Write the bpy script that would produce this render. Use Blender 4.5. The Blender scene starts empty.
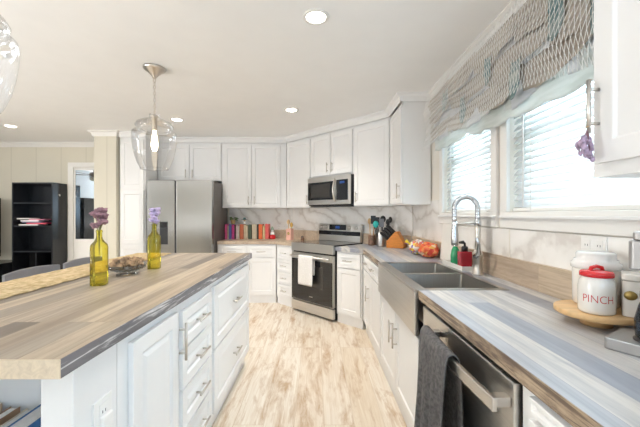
import bpy, bmesh, math, random
from math import sin, cos, pi, radians, sqrt
from mathutils import Vector, Matrix, noise

random.seed(7)
SC = bpy.context.scene
COL = SC.collection

# ------------------------------------------------------------------ camera
H = 1.285
cam_d = bpy.data.cameras.new('camera')
cam_d.sensor_fit = 'HORIZONTAL'
cam_d.sensor_width = 36.0
cam_d.lens = 36.0 * 321.0 / 640.0
cam_d.shift_x = 4.0 / 640.0
cam_d.shift_y = 1.0 / 640.0
cam_d.clip_start = 0.02
cam = bpy.data.objects.new('camera', cam_d)
COL.objects.link(cam)
cam.location = (0, 0, H)
cam.rotation_euler = (pi / 2, 0, 0)
SC.camera = cam

# ------------------------------------------------------------------ world, exposure, big lights
SC.view_settings.view_transform = 'Standard'
SC.view_settings.look = 'None'
SC.view_settings.gamma = 1.0
SC.view_settings.use_curve_mapping = False
SC.view_settings.exposure = 0.56
SC.cycles.max_bounces = 12
SC.cycles.diffuse_bounces = 6
SC.cycles.transparent_max_bounces = 24
SC.cycles.sample_clamp_indirect = 6.0
SC.cycles.caustics_reflective = False
SC.cycles.caustics_refractive = False

WORLD_STRENGTH = 16.0
DOWNLIGHT_W = 64.0
w = bpy.data.worlds.new('sky')
SC.world = w
w.use_nodes = True
nt = w.node_tree
bg = nt.nodes['Background']
tc = nt.nodes.new('ShaderNodeTexCoord')
sp = nt.nodes.new('ShaderNodeSeparateXYZ')
rp = nt.nodes.new('ShaderNodeValToRGB')
nt.links.new(tc.outputs['Generated'], sp.inputs[0])
mr = nt.nodes.new('ShaderNodeMapRange')
mr.inputs['From Min'].default_value = -1
nt.links.new(sp.outputs['Z'], mr.inputs['Value'])
nt.links.new(mr.outputs[0], rp.inputs[0])
rp.color_ramp.elements[0].position = 0.46
rp.color_ramp.elements[0].color = (0.42, 0.50, 0.46, 1)
rp.color_ramp.elements[1].position = 0.56
rp.color_ramp.elements[1].color = (0.72, 0.88, 1.0, 1)
nt.links.new(rp.outputs[0], bg.inputs[0])
bg.inputs[1].default_value = WORLD_STRENGTH


def area_light(name, loc, target, sx, sy, power, color):
    d = bpy.data.lights.new(name, 'AREA')
    d.shape = 'RECTANGLE'
    d.size, d.size_y = sx, sy
    d.energy = power
    d.color = color
    o = bpy.data.objects.new(name, d)
    COL.objects.link(o)
    o.location = loc
    o.rotation_euler = (Vector(target) - Vector(loc)).to_track_quat('-Z', 'Y').to_euler()
    return o


# added fill lights out of view for room, ceiling and island; no windows there
area_light('rear_fill', (-1.6, -2.6, 1.5), (-0.8, 3.0, 1.2), 4.0, 1.7, 5, (0.88, 0.94, 1.0))  # added fill behind the camera, no window in that wall
area_light('left_fill', (-6.05, 0.6, 1.5), (-2.0, 3.0, 1.5), 1.4, 1.5, 84, (1.0, 0.975, 0.94))  # added fill from the left
area_light('ceiling_fill_left', (-3.4, -0.3, 0.9), (-3.4, -0.3, 2.46), 1.6, 1.6, 58, (0.90, 0.95, 1.0))  # added upward fill that brightens the ceiling
area_light('ceiling_fill_aisle', (0.1, -1.0, 0.8), (0.1, -0.8, 2.46), 1.2, 1.2, 9, (0.92, 0.96, 1.0))  # second added upward fill, for the middle of the ceiling
area_light('side_fill_blue', (1.05, -1.3, 1.55), (-0.8, 1.7, 0.6), 1.4, 1.0, 36, (0.48, 0.74, 1.0))  # added blue fill aimed at the island front


# ------------------------------------------------------------------ materials
def new_mat(name):
    m = bpy.data.materials.new(name)
    m.use_nodes = True
    return m, m.node_tree, m.node_tree.nodes['Principled BSDF']


def mat(name, col, rough=0.5, metal=0.0, bump=0.0, bscale=200.0, vary=0.0, vscale=6.0, spec=None, coat=0.0,
        emit=None, estr=0.0, stretch=None):
    """plain procedural surface: a base colour with faint noise variation and fine bump"""
    m, nt, b = new_mat(name)
    N, L = nt.nodes, nt.links
    b.inputs['Roughness'].default_value = rough
    b.inputs['Metallic'].default_value = metal
    if spec is not None:
        b.inputs['Specular IOR Level'].default_value = spec
    b.inputs['Coat Weight'].default_value = coat
    t = N.new('ShaderNodeTexCoord')
    vec = t.outputs['Object']
    if stretch:
        mp = N.new('ShaderNodeMapping')
        mp.inputs['Scale'].default_value = stretch
        L.new(vec, mp.inputs[0])
        vec = mp.outputs[0]
    n = N.new('ShaderNodeTexNoise')
    n.inputs['Scale'].default_value = vscale
    n.inputs['Detail'].default_value = 4
    L.new(vec, n.inputs['Vector'])
    r = N.new('ShaderNodeValToRGB')
    v = vary
    r.color_ramp.elements[0].position = 0.3
    r.color_ramp.elements[1].position = 0.7
    r.color_ramp.elements[0].color = (*[max(0, c * (1 - v)) for c in col], 1)
    r.color_ramp.elements[1].color = (*[min(1, c * (1 + v)) for c in col], 1)
    L.new(n.outputs['Fac'], r.inputs[0])
    L.new(r.outputs[0], b.inputs['Base Color'])
    if bump:
        n2 = N.new('ShaderNodeTexNoise')
        n2.inputs['Scale'].default_value = bscale
        L.new(vec, n2.inputs['Vector'])
        bp = N.new('ShaderNodeBump')
        bp.inputs['Strength'].default_value = bump
        bp.inputs['Distance'].default_value = 0.002
        L.new(n2.outputs['Fac'], bp.inputs['Height'])
        L.new(bp.outputs[0], b.inputs['Normal'])
    if emit:
        b.inputs['Emission Color'].default_value = (*emit, 1)
        b.inputs['Emission Strength'].default_value = estr
    return m


def ramp(N, stops, interp='LINEAR'):
    r = N.new('ShaderNodeValToRGB')
    cr = r.color_ramp
    cr.interpolation = interp
    while len(cr.elements) > 1:
        cr.elements.remove(cr.elements[-1])
    for i, (p, c) in enumerate(stops):
        e = cr.elements[0] if i == 0 else cr.elements.new(p)
        e.position = p
        e.color = (*c, 1)
    return r


def mixc(N, L, fac, a, b, mode='MIX'):
    x = N.new('ShaderNodeMix')
    x.data_type = 'RGBA'
    x.blend_type = mode
    for sock, v in ((x.inputs[0], fac), (x.inputs[6], a), (x.inputs[7], b)):
        if hasattr(v, 'is_linked'):
            L.new(v, sock)
        elif isinstance(v, (int, float)):
            sock.default_value = v
        else:
            sock.default_value = (*v, 1)
    return x.outputs[2]


def planks(name, stops, grain_dark, patch, plank_w, plank_l, rough=0.4, gap=0.0015, grain=0.5, patch_amt=0.5,
           patch_lo=0.52, patch_hi=0.72, gap_col=(0.3, 0.24, 0.18), coat=0.0, grain_scale=1.0, seed=0.0, gap_mix=0.8, glo=0.40, ghi=0.68):
    """boards running along local y"""
    m, nt, b = new_mat(name)
    N, L = nt.nodes, nt.links
    t = N.new('ShaderNodeTexCoord')
    mp = N.new('ShaderNodeMapping')
    mp.inputs['Rotation'].default_value = (0, 0, pi / 2)
    mp.inputs['Location'].default_value = (seed, seed * 0.7, 0)
    L.new(t.outputs['Object'], mp.inputs[0])
    br = N.new('ShaderNodeTexBrick')
    br.inputs['Color1'].default_value = (0, 0, 0, 1)
    br.inputs['Color2'].default_value = (1, 1, 1, 1)
    br.inputs['Mortar'].default_value = (0.5, 0.5, 0.5, 1)
    br.inputs['Scale'].default_value = 1.0
    br.inputs['Brick Width'].default_value = plank_l
    br.inputs['Row Height'].default_value = plank_w
    br.inputs['Mortar Size'].default_value = gap
    br.offset = 0.43
    br.offset_frequency = 3
    L.new(mp.outputs[0], br.inputs['Vector'])
    base = ramp(N, stops)
    L.new(br.outputs['Color'], base.inputs[0])
    # per-plank shift of the grain
    sh = N.new('ShaderNodeVectorMath')
    sh.operation = 'SCALE'
    sh.inputs['Scale'].default_value = 7.3
    L.new(br.outputs['Color'], sh.inputs[0])
    ad = N.new('ShaderNodeVectorMath')
    L.new(mp.outputs[0], ad.inputs[0])
    L.new(sh.outputs[0], ad.inputs[1])
    m2 = N.new('ShaderNodeMapping')
    m2.inputs['Scale'].default_value = (2.2 * grain_scale, 38 * grain_scale, 38 * grain_scale)
    L.new(ad.outputs[0], m2.inputs[0])
    g = N.new('ShaderNodeTexNoise')
    g.inputs['Scale'].default_value = 1.0
    g.inputs['Detail'].default_value = 6
    g.inputs['Roughness'].default_value = 0.65
    g.inputs['Distortion'].default_value = 1.2
    L.new(m2.outputs[0], g.inputs['Vector'])
    gr = ramp(N, [(glo, (0, 0, 0)), (ghi, (1, 1, 1))])
    L.new(g.outputs['Fac'], gr.inputs[0])
    gm = N.new('ShaderNodeMath')
    gm.operation = 'MULTIPLY'
    gm.inputs[1].default_value = grain
    L.new(gr.outputs[0], gm.inputs[0])
    c = mixc(N, L, gm.outputs[0], base.outputs[0], grain_dark)
    m3 = N.new('ShaderNodeMapping')
    m3.inputs['Scale'].default_value = (1.6, 7.0, 7.0)
    L.new(ad.outputs[0], m3.inputs[0])
    p = N.new('ShaderNodeTexNoise')
    p.inputs['Scale'].default_value = 1.3
    p.inputs['Detail'].default_value = 7
    p.inputs['Roughness'].default_value = 0.7
    p.inputs['Distortion'].default_value = 0.5
    L.new(m3.outputs[0], p.inputs['Vector'])
    pr = ramp(N, [(patch_lo, (0, 0, 0)), (patch_hi, (1, 1, 1))])
    L.new(p.outputs['Fac'], pr.inputs[0])
    pm = N.new('ShaderNodeMath')
    pm.operation = 'MULTIPLY'
    pm.inputs[1].default_value = patch_amt
    L.new(pr.outputs[0], pm.inputs[0])
    c = mixc(N, L, pm.outputs[0], c, patch)
    fm = N.new('ShaderNodeMath')
    fm.operation = 'MULTIPLY'
    fm.inputs[1].default_value = gap_mix
    L.new(br.outputs['Fac'], fm.inputs[0])
    c = mixc(N, L, fm.outputs[0], c, gap_col)
    L.new(c, b.inputs['Base Color'])
    b.inputs['Roughness'].default_value = rough
    b.inputs['Coat Weight'].default_value = coat
    b.inputs['Coat Roughness'].default_value = 0.25
    bp = N.new('ShaderNodeBump')
    bp.inputs['Strength'].default_value = 0.15
    bp.inputs['Distance'].default_value = 0.001
    L.new(g.outputs['Fac'], bp.inputs['Height'])
    L.new(bp.outputs[0], b.inputs['Normal'])
    return m


def marble(name):
    m, nt, b = new_mat(name)
    N, L = nt.nodes, nt.links
    t = N.new('ShaderNodeTexCoord')
    wv = N.new('ShaderNodeTexWave')
    mp = N.new('ShaderNodeMapping')
    mp.inputs['Rotation'].default_value = (radians(25), radians(38), radians(20))
    L.new(t.outputs['Object'], mp.inputs[0])
    L.new(mp.outputs[0], wv.inputs['Vector'])
    wv.inputs['Scale'].default_value = 1.5
    wv.inputs['Distortion'].default_value = 12.0
    wv.inputs['Detail'].default_value = 5
    wv.inputs['Detail Scale'].default_value = 1.3
    r = ramp(N, [(0.0, (0.70, 0.665, 0.63)), (0.05, (0.78, 0.755, 0.72)), (0.22, (0.86, 0.84, 0.81)), (1.0, (0.92, 0.905, 0.885))])
    L.new(wv.outputs['Fac'], r.inputs[0])
    n = N.new('ShaderNodeTexNoise')
    n.inputs['Scale'].default_value = 2.5
    n.inputs['Detail'].default_value = 5
    L.new(mp.outputs[0], n.inputs['Vector'])
    r2 = ramp(N, [(0.35, (0.90, 0.88, 0.86)), (0.65, (1, 1, 1))])
    L.new(n.outputs['Fac'], r2.inputs[0])
    c = mixc(N, L, 0.7, r.outputs[0], r2.outputs[0], 'MULTIPLY')
    L.new(c, b.inputs['Base Color'])
    b.inputs['Roughness'].default_value = 0.22
    return m


def clear_glass(name, tint=(1, 1, 1), edge=(0.85, 0.88, 0.9), gloss=0.06, refl=0.8):
    """thin glass: lets light straight through, tinted more where the wall is seen edge-on, with a mirror gloss"""
    m = bpy.data.materials.new(name)
    m.use_nodes = True
    nt = m.node_tree
    N, L = nt.nodes, nt.links
    N.remove(N['Principled BSDF'])
    out = N['Material Output']
    lw = N.new('ShaderNodeLayerWeight')
    lw.inputs['Blend'].default_value = 0.25
    c = mixc(N, L, lw.outputs['Facing'], tint, edge)
    tr = N.new('ShaderNodeBsdfTransparent')
    L.new(c, tr.inputs[0])
    gl = N.new('ShaderNodeBsdfGlossy')
    gl.inputs['Roughness'].default_value = 0.03
    fr = N.new('ShaderNodeFresnel')
    fr.inputs['IOR'].default_value = 1.45
    mx = N.new('ShaderNodeMixShader')
    ma = N.new('ShaderNodeMath')
    ma.operation = 'MULTIPLY_ADD'
    ma.inputs[1].default_value = refl
    ma.inputs[2].default_value = gloss * 0.3
    L.new(fr.outputs[0], ma.inputs[0])
    L.new(ma.outputs[0], mx.inputs[0])
    L.new(tr.outputs[0], mx.inputs[1])
    L.new(gl.outputs[0], mx.inputs[2])
    L.new(mx.outputs[0], out.inputs[0])
    return m


def cloth(name, c1, c2, scale=40.0, transl=0.0, rough=0.9, bump=0.4, stretch=(1, 1, 1), bscale=400):
    m, nt, b = new_mat(name)
    N, L = nt.nodes, nt.links
    t = N.new('ShaderNodeTexCoord')
    mp = N.new('ShaderNodeMapping')
    mp.inputs['Scale'].default_value = stretch
    L.new(t.outputs['Object'], mp.inputs[0])
    n = N.new('ShaderNodeTexNoise')
    n.inputs['Scale'].default_value = scale
    n.inputs['Detail'].default_value = 4
    L.new(mp.outputs[0], n.inputs['Vector'])
    r = ramp(N, [(0.38, c1), (0.62, c2)])
    L.new(n.outputs['Fac'], r.inputs[0])
    L.new(r.outputs[0], b.inputs['Base Color'])
    b.inputs['Roughness'].default_value = rough
    b.inputs['Specular IOR Level'].default_value = 0.2
    n2 = N.new('ShaderNodeTexNoise')
    n2.inputs['Scale'].default_value = bscale
    L.new(t.outputs['Object'], n2.inputs['Vector'])
    bp = N.new('ShaderNodeBump')
    bp.inputs['Strength'].default_value = bump
    bp.inputs['Distance'].default_value = 0.002
    L.new(n2.outputs['Fac'], bp.inputs['Height'])
    L.new(bp.outputs[0], b.inputs['Normal'])
    if transl:
        out = N['Material Output']
        ts = N.new('ShaderNodeBsdfTranslucent')
        L.new(r.outputs[0], ts.inputs[0])
        mx = N.new('ShaderNodeMixShader')
        mx.inputs[0].default_value = transl
        L.new(b.outputs[0], mx.inputs[1])
        L.new(ts.outputs[0], mx.inputs[2])
        L.new(mx.outputs[0], out.inputs[0])
    return m


def panel_wall(name, col, groove, spacing=0.41, width=0.012, axis=0):
    """painted wall board with thin vertical battens every `spacing`"""
    m, nt, b = new_mat(name)
    N, L = nt.nodes, nt.links
    t = N.new('ShaderNodeTexCoord')
    s = N.new('ShaderNodeSeparateXYZ')
    L.new(t.outputs['Object'], s.inputs[0])
    a = N.new('ShaderNodeMath')
    a.operation = 'ADD'
    a.inputs[1].default_value = 100.13
    L.new(s.outputs[axis], a.inputs[0])
    d = N.new('ShaderNodeMath')
    d.operation = 'MODULO'
    d.inputs[1].default_value = spacing
    L.new(a.outputs[0], d.inputs[0])
    c = N.new('ShaderNodeMath')
    c.operation = 'LESS_THAN'
    c.inputs[1].default_value = width
    L.new(d.outputs[0], c.inputs[0])
    n = N.new('ShaderNodeTexNoise')
    n.inputs['Scale'].default_value = 3
    L.new(t.outputs['Object'], n.inputs['Vector'])
    r = ramp(N, [(0.3, [x * 0.96 for x in col]), (0.7, col)])
    L.new(n.outputs['Fac'], r.inputs[0])
    x = mixc(N, L, c.outputs[0], r.outputs[0], groove)
    L.new(x, b.inputs['Base Color'])
    b.inputs['Roughness'].default_value = 0.6
    return m


M = {}
M['white_paint'] = mat('white_cabinet_paint', (0.80, 0.80, 0.80), rough=0.35, vary=0.01)
M['trim_paint'] = mat('white_trim_paint', (0.80, 0.785, 0.76), rough=0.4, vary=0.01)
M['ceiling'] = mat('ceiling_paint', (0.88, 0.885, 0.885), rough=0.85, bump=0.08, bscale=60, vary=0.01)
M['wall_kitchen'] = mat('kitchen_wall_paint', (0.76, 0.72, 0.65), rough=0.7, vary=0.02)
M['wall_panel'] = panel_wall('cream_wall_panel', (0.69, 0.65, 0.545), (0.58, 0.545, 0.45))
M['wall_blue'] = mat('pale_blue_wall_paint', (0.52, 0.60, 0.68), rough=0.7, vary=0.02)
M['floor'] = planks('bleached_floor_planks', [(0.0, (0.74, 0.66, 0.56)), (0.5, (0.78, 0.73, 0.65)), (1.0, (0.70, 0.61, 0.49))],
                    (0.52, 0.38, 0.24), (0.42, 0.26, 0.13), 0.185, 2.0, rough=0.42, gap=0.002, grain=0.5, patch_amt=0.85,
                    patch_lo=0.50, patch_hi=0.66, gap_col=(0.48, 0.36, 0.24), seed=3.1, gap_mix=0.55)
M['island_top'] = planks('tan_plank_laminate', [(0.0, (0.180, 0.152, 0.131)), (0.22, (0.279, 0.230, 0.189)), (0.36, (0.451, 0.353, 0.254)), (0.5, (0.525, 0.426, 0.320)), (0.62, (0.271, 0.230, 0.197)), (0.78, (0.541, 0.443, 0.328)), (1.0, (0.410, 0.312, 0.221))],
                         (0.164, 0.127, 0.098), (0.197, 0.164, 0.139), 0.082, 2.3, rough=0.45, gap=0.0006, grain=0.62, patch_amt=0.5,
                         patch_lo=0.52, patch_hi=0.70, seed=7.9, gap_col=(0.164, 0.131, 0.107), grain_scale=0.6)
M['island_end'] = planks('tan_edge_laminate', [(0.0, (0.62, 0.51, 0.38)), (1.0, (0.70, 0.58, 0.43))],
                         (0.42, 0.33, 0.24), (0.5, 0.42, 0.33), 0.4, 3.0, rough=0.4, gap=0.0, grain=0.5, patch_amt=0.4, seed=0.3)
M['island_edge'] = planks('grey_weathered_edge_laminate', [(0.0, (0.17, 0.16, 0.17)), (1.0, (0.24, 0.23, 0.24))],
                          (0.75, 0.73, 0.73), (0.09, 0.09, 0.10), 0.4, 5.0, rough=0.45, gap=0.0, grain=0.8, patch_amt=0.6, seed=0.9, grain_scale=1.2, glo=0.52, ghi=0.60, patch_lo=0.46, patch_hi=0.6)
M['right_top'] = planks('sky_tinted_plank_laminate', [(0.0, (0.246, 0.263, 0.314)), (0.22, (0.616, 0.594, 0.560)), (0.42, (0.515, 0.426, 0.336)), (0.55, (0.302, 0.319, 0.370)), (0.75, (0.650, 0.627, 0.605)), (1.0, (0.370, 0.409, 0.482))],  # sky reflection's blue put into the grey, white and tan plank colours
                        (0.190, 0.202, 0.246), (0.202, 0.230, 0.302), 0.092, 2.1, rough=0.34, gap=0.0005, grain=0.6, patch_amt=0.5,
                        patch_lo=0.5, patch_hi=0.68, seed=2.6, gap_col=(0.224, 0.224, 0.258), grain_scale=0.6)
M['right_edge'] = planks('brown_weathered_edge_laminate', [(0.0, (0.40, 0.30, 0.21)), (1.0, (0.46, 0.36, 0.25))],
                         (0.09, 0.06, 0.045), (0.12, 0.08, 0.06), 0.4, 5.0, rough=0.45, gap=0.0, grain=0.85, patch_amt=0.8,
                         patch_lo=0.47, patch_hi=0.60, seed=2.2, grain_scale=1.2, glo=0.47, ghi=0.56)
M['lip'] = planks('tan_backsplash_laminate', [(0.0, (0.56, 0.45, 0.33)), (0.6, (0.68, 0.56, 0.43)), (1.0, (0.47, 0.37, 0.28))],
                  (0.30, 0.22, 0.15), (0.28, 0.21, 0.16), 0.4, 0.9, rough=0.4, gap=0.0006, grain=0.6, patch_amt=0.6, seed=4.4,
                  patch_lo=0.5, patch_hi=0.7)
M['marble'] = marble('white_veined_marble')
M['steel'] = mat('brushed_steel', (0.66, 0.64, 0.61), rough=0.32, metal=1.0, vary=0.05, vscale=3, stretch=(1, 1, 60))
M['fridge_steel'] = mat('fridge_door_steel', (0.36, 0.35, 0.33), rough=0.22, metal=1.0, vary=0.04, vscale=3, stretch=(60, 1, 1))
M['steel_sink'] = mat('satin_sink_steel', (0.47, 0.45, 0.42), rough=0.33, metal=1.0, vary=0.05, vscale=3, stretch=(60, 2, 2))
M['nickel'] = mat('brushed_nickel', (0.62, 0.585, 0.54), rough=0.28, metal=1.0, vary=0.03)
M['chrome'] = mat('polished_chrome', (0.56, 0.58, 0.61), rough=0.2, metal=1.0, vary=0.02)
M['fridge_side'] = mat('dark_grey_appliance_paint', (0.12, 0.105, 0.095), rough=0.42, vary=0.03)
M['black_gloss'] = mat('black_glass', (0.012, 0.012, 0.014), rough=0.06, vary=0.05, coat=0.3)
M['black_satin'] = mat('black_plastic', (0.018, 0.018, 0.020), rough=0.38, vary=0.1)
M['oven_glass'] = mat('smoked_oven_glass', (0.035, 0.032, 0.03), rough=0.08, vary=0.05, coat=0.4)
M['display'] = mat('blue_lit_display', (0.01, 0.02, 0.05), rough=0.1, emit=(0.08, 0.25, 0.9), estr=0.15)
M['black_laminate'] = mat('black_laminate', (0.012, 0.013, 0.016), rough=0.22, vary=0.15)
M['mirror'] = mat('mirror_silver', (0.85, 0.87, 0.88), rough=0.01, metal=1.0)
M['pane'] = clear_glass('window_pane_glass', (0.97, 0.985, 0.99), (0.8, 0.9, 0.92))
M['pendant_glass'] = clear_glass('clear_pendant_glass', (1, 1, 1), (0.97, 0.97, 0.97), 0.05, 0.55)
M['yellow_glass'] = clear_glass('yellow_bottle_glass', (0.95, 0.90, 0.32), (0.66, 0.60, 0.06))
M['dish_glass'] = clear_glass('clear_dish_glass', (0.985, 0.985, 0.985), (0.82, 0.85, 0.86))
M['bulb'] = mat('warm_bulb', (1, 0.9, 0.7), rough=0.3, emit=(1.0, 0.80, 0.55), estr=9)
M['lens'] = mat('lit_downlight_lens', (1, 1, 1), rough=0.4, emit=(1.0, 0.93, 0.82), estr=14)
M['blind'] = cloth('white_blind_slat', (0.80, 0.82, 0.83), (0.84, 0.85, 0.86), scale=4, transl=0.22, rough=0.5, bump=0.0)
M['outlet'] = mat('white_outlet_plastic', (0.82, 0.81, 0.79), rough=0.3)
M['slot'] = mat('dark_slot', (0.05, 0.05, 0.05), rough=0.6)
M['towel_grey'] = cloth('charcoal_terry', (0.095, 0.09, 0.092), (0.16, 0.155, 0.155), scale=70, bump=0.9, bscale=500)
M['towel_white'] = cloth('white_dish_towel', (0.74, 0.72, 0.70), (0.80, 0.78, 0.76), scale=60, bump=0.6)
M['jute'] = cloth('woven_jute', (0.52, 0.38, 0.20), (0.74, 0.58, 0.36), scale=55, bump=1.0, bscale=130, stretch=(1, 0.6, 1))
M['stool'] = mat('slate_grey_chair_paint', (0.22, 0.22, 0.24), rough=0.4, vary=0.06)
M['ceramic'] = mat('cream_ceramic', (0.78, 0.75, 0.70), rough=0.18, vary=0.01, coat=0.2)
M['white_ceramic'] = mat('white_ceramic', (0.80, 0.79, 0.78), rough=0.15, vary=0.01, coat=0.2)
M['red_plastic'] = mat('red_lid_plastic', (0.62, 0.02, 0.025), rough=0.25, vary=0.03)
M['red_ink'] = mat('red_lettering', (0.55, 0.03, 0.03), rough=0.5)
M['gold'] = mat('brass_label', (0.42, 0.30, 0.10), rough=0.35, metal=0.7, vary=0.15, vscale=60)
M['board_wood'] = mat('light_bamboo', (0.66, 0.42, 0.20), rough=0.4, vary=0.12, vscale=3, stretch=(3, 14, 14))
M['block_wood'] = mat('orange_knife_block_wood', (0.62, 0.22, 0.03), rough=0.35, vary=0.15, vscale=4, stretch=(4, 4, 20))
M['spoon_wood'] = mat('pale_spoon_wood', (0.62, 0.42, 0.22), rough=0.5, vary=0.1)
M['turquoise'] = mat('turquoise_silicone', (0.04, 0.50, 0.46), rough=0.4, vary=0.05)
M['brown_crock'] = mat('brown_crock_glaze', (0.20, 0.11, 0.07), rough=0.35, vary=0.5, vscale=35)
M['machine_grey'] = mat('warm_grey_machine_metal', (0.40, 0.385, 0.375), rough=0.35, metal=0.6, vary=0.03)
M['machine_top'] = mat('light_grey_machine_plastic', (0.50, 0.51, 0.54), rough=0.35, vary=0.03)
M['carafe'] = clear_glass('dark_carafe_glass', (0.35, 0.38, 0.42), (0.1, 0.12, 0.16))
M['coffee'] = mat('black_coffee', (0.03, 0.02, 0.015), rough=0.1)
M['soap_red'] = mat('red_soap_bottle', (0.36, 0.02, 0.035), rough=0.2, vary=0.1, coat=0.3)
M['soap_green'] = mat('green_soap_bottle', (0.03, 0.30, 0.13), rough=0.25, vary=0.1, coat=0.3)
M['poly_white'] = mat('white_polymer', (0.80, 0.78, 0.74), rough=0.45, vary=0.01)
M['lavender'] = mat('dried_lavender', (0.42, 0.32, 0.44), rough=0.9, vary=0.35, vscale=90)
M['mauve'] = mat('dried_mauve_flower', (0.30, 0.17, 0.20), rough=0.9, vary=0.4, vscale=90)
M['lilac'] = mat('lilac_flower', (0.58, 0.48, 0.72), rough=0.9, vary=0.2, vscale=90)
M['stem'] = mat('dry_stem', (0.26, 0.25, 0.12), rough=0.8, vary=0.2)
M['potpourri'] = mat('brown_potpourri', (0.38, 0.25, 0.15), rough=0.85, vary=0.8, vscale=30)


# ------------------------------------------------------------------ mesh helpers
class MB:
    def __init__(s):
        s.v, s.f, s.sm = [], [], []

    def add(s, verts, faces, smooth=False, mx=None):
        n = len(s.v)
        for p in verts:
            p = Vector(p)
            s.v.append(mx @ p if mx else p)
        for f in faces:
            s.f.append([i + n for i in f])
            s.sm.append(smooth)
        return s

    def box(s, x0, x1, y0, y1, z0, z1, mx=None):
        v = [(x, y, z) for x in (x0, x1) for y in (y0, y1) for z in (z0, z1)]
        f = [(0, 1, 3, 2), (4, 6, 7, 5), (0, 4, 5, 1), (2, 3, 7, 6), (0, 2, 6, 4), (1, 5, 7, 3)]
        return s.add(v, f, False, mx)

    def prism(s, poly, z0, z1, mx=None):
        n = len(poly)
        v = [(x, y, z0) for x, y in poly] + [(x, y, z1) for x, y in poly]
        f = [list(range(n))[::-1], list(range(n, 2 * n))]
        f += [(i, (i + 1) % n, n + (i + 1) % n, n + i) for i in range(n)]
        return s.add(v, f, False, mx)

    def lathe(s, prof, seg=32, c=(0, 0, 0), mx=None, close=True, sx=1.0, sy=1.0):
        """prof: list of (r, z) from bottom to top"""
        v, f = [], []
        n = len(prof)
        for k in range(seg):
            a = 2 * pi * k / seg
            for r, z in prof:
                v.append((c[0] + sx * r * cos(a), c[1] + sy * r * sin(a), c[2] + z))
        for k in range(seg):
            k2 = (k + 1) % seg
            for i in range(n - 1):
                f.append((k * n + i, k2 * n + i, k2 * n + i + 1, k * n + i + 1))
        if close:
            if prof[0][0] > 1e-6:
                f.append([k * n for k in range(seg)][::-1])
            if prof[-1][0] > 1e-6:
                f.append([k * n + n - 1 for k in range(seg)])
        return s.add(v, f, True, mx)

    def cyl(s, p0, p1, r, seg=16, r1=None, mx=None):
        return s.tube([p0, p1], r, seg, mx=mx, r1=r1)

    def tube(s, path, r, seg=12, mx=None, r1=None, radii=None):
        P = [Vector(p) for p in path]
        n = len(P)
        v, f = [], []
        up = None
        for i in range(n):
            d = (P[min(i + 1, n - 1)] - P[max(i - 1, 0)]).normalized()
            if up is None:
                up = Vector((0, 0, 1)) if abs(d.z) < 0.9 else Vector((1, 0, 0))
            a = d.cross(up)
            if a.length < 1e-5:
                a = d.orthogonal()
            a.normalize()
            b = a.cross(d).normalized()
            up = b
            rr = radii[i] if radii else (r if r1 is None else r + (r1 - r) * i / (n - 1))
            for k in range(seg):
                t = 2 * pi * k / seg
                v.append(P[i] + a * (rr * cos(t)) + b * (rr * sin(t)))
        for i in range(n - 1):
            for k in range(seg):
                k2 = (k + 1) % seg
                f.append((i * seg + k, i * seg + k2, (i + 1) * seg + k2, (i + 1) * seg + k))
        f.append(list(range(seg))[::-1])
        f.append([(n - 1) * seg + k for k in range(seg)])
        return s.add(v, f, True, mx)

    def ball(s, c, r, seg=14, rings=8, sc=(1, 1, 1), mx=None, bumpy=0.0, seed=0.0):
        v, f = [], []
        for i in range(rings + 1):
            th = pi * i / rings
            for k in range(seg):
                ph = 2 * pi * k / seg
                d = Vector((sin(th) * cos(ph), sin(th) * sin(ph), cos(th)))
                q = r * (1 + bumpy * noise.noise(d * 2.3 + Vector((seed, seed * 1.7, 0))))
                v.append((c[0] + d.x * q * sc[0], c[1] + d.y * q * sc[1], c[2] + d.z * q * sc[2]))
        for i in range(rings):
            for k in range(seg):
                k2 = (k + 1) % seg
                f.append((i * seg + k, (i + 1) * seg + k, (i + 1) * seg + k2, i * seg + k2))
        return s.add(v, f, True, mx)

    def sheet(s, grid, smooth=True, mx=None):
        """grid: rows of points"""
        nr, nc = len(grid), len(grid[0])
        v = [p for row in grid for p in row]
        f = [(i * nc + j, i * nc + j + 1, (i + 1) * nc + j + 1, (i + 1) * nc + j) for i in range(nr - 1) for j in range(nc - 1)]
        return s.add(v, f, smooth, mx)


def link(o, parent=None, world=True):
    COL.objects.link(o)
    if parent is not None:
        o.parent = parent
        if world:
            o.matrix_parent_inverse = parent.matrix_basis.inverted()
    return o


def build(name, mb, material, parent=None, local=False, bevel=0.0, seg=2, solid=0.0, subsurf=0, loc=None):
    me = bpy.data.meshes.new(name)
    me.from_pydata([tuple(p) for p in mb.v], [], mb.f)
    me.polygons.foreach_set('use_smooth', mb.sm)
    bm = bmesh.new()
    bm.from_mesh(me)
    bmesh.ops.remove_doubles(bm, verts=bm.verts, dist=1e-6)
    bmesh.ops.recalc_face_normals(bm, faces=bm.faces)
    bm.to_mesh(me)
    bm.free()
    me.materials.append(material)
    o = bpy.data.objects.new(name, me)
    if loc is not None:
        me.transform(Matrix.Translation(-Vector(loc)))
        o.location = loc
    link(o, parent, not local)
    if solid:
        m = o.modifiers.new('thickness', 'SOLIDIFY')
        m.thickness = solid
        m.offset = 0
    if subsurf:
        m = o.modifiers.new('smooth', 'SUBSURF')
        m.levels = m.render_levels = subsurf
    if bevel:
        m = o.modifiers.new('bevel', 'BEVEL')
        m.width = bevel
        m.segments = seg
        m.limit_method = 'ANGLE'
        m.angle_limit = radians(40)
    return o


def tag(o, label, cat, group=None, kind=None):
    o['label'] = label
    o['category'] = cat
    if group:
        o['group'] = group
    if kind:
        o['kind'] = kind
    return o


def struct(o):
    o['kind'] = 'structure'
    return o


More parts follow.
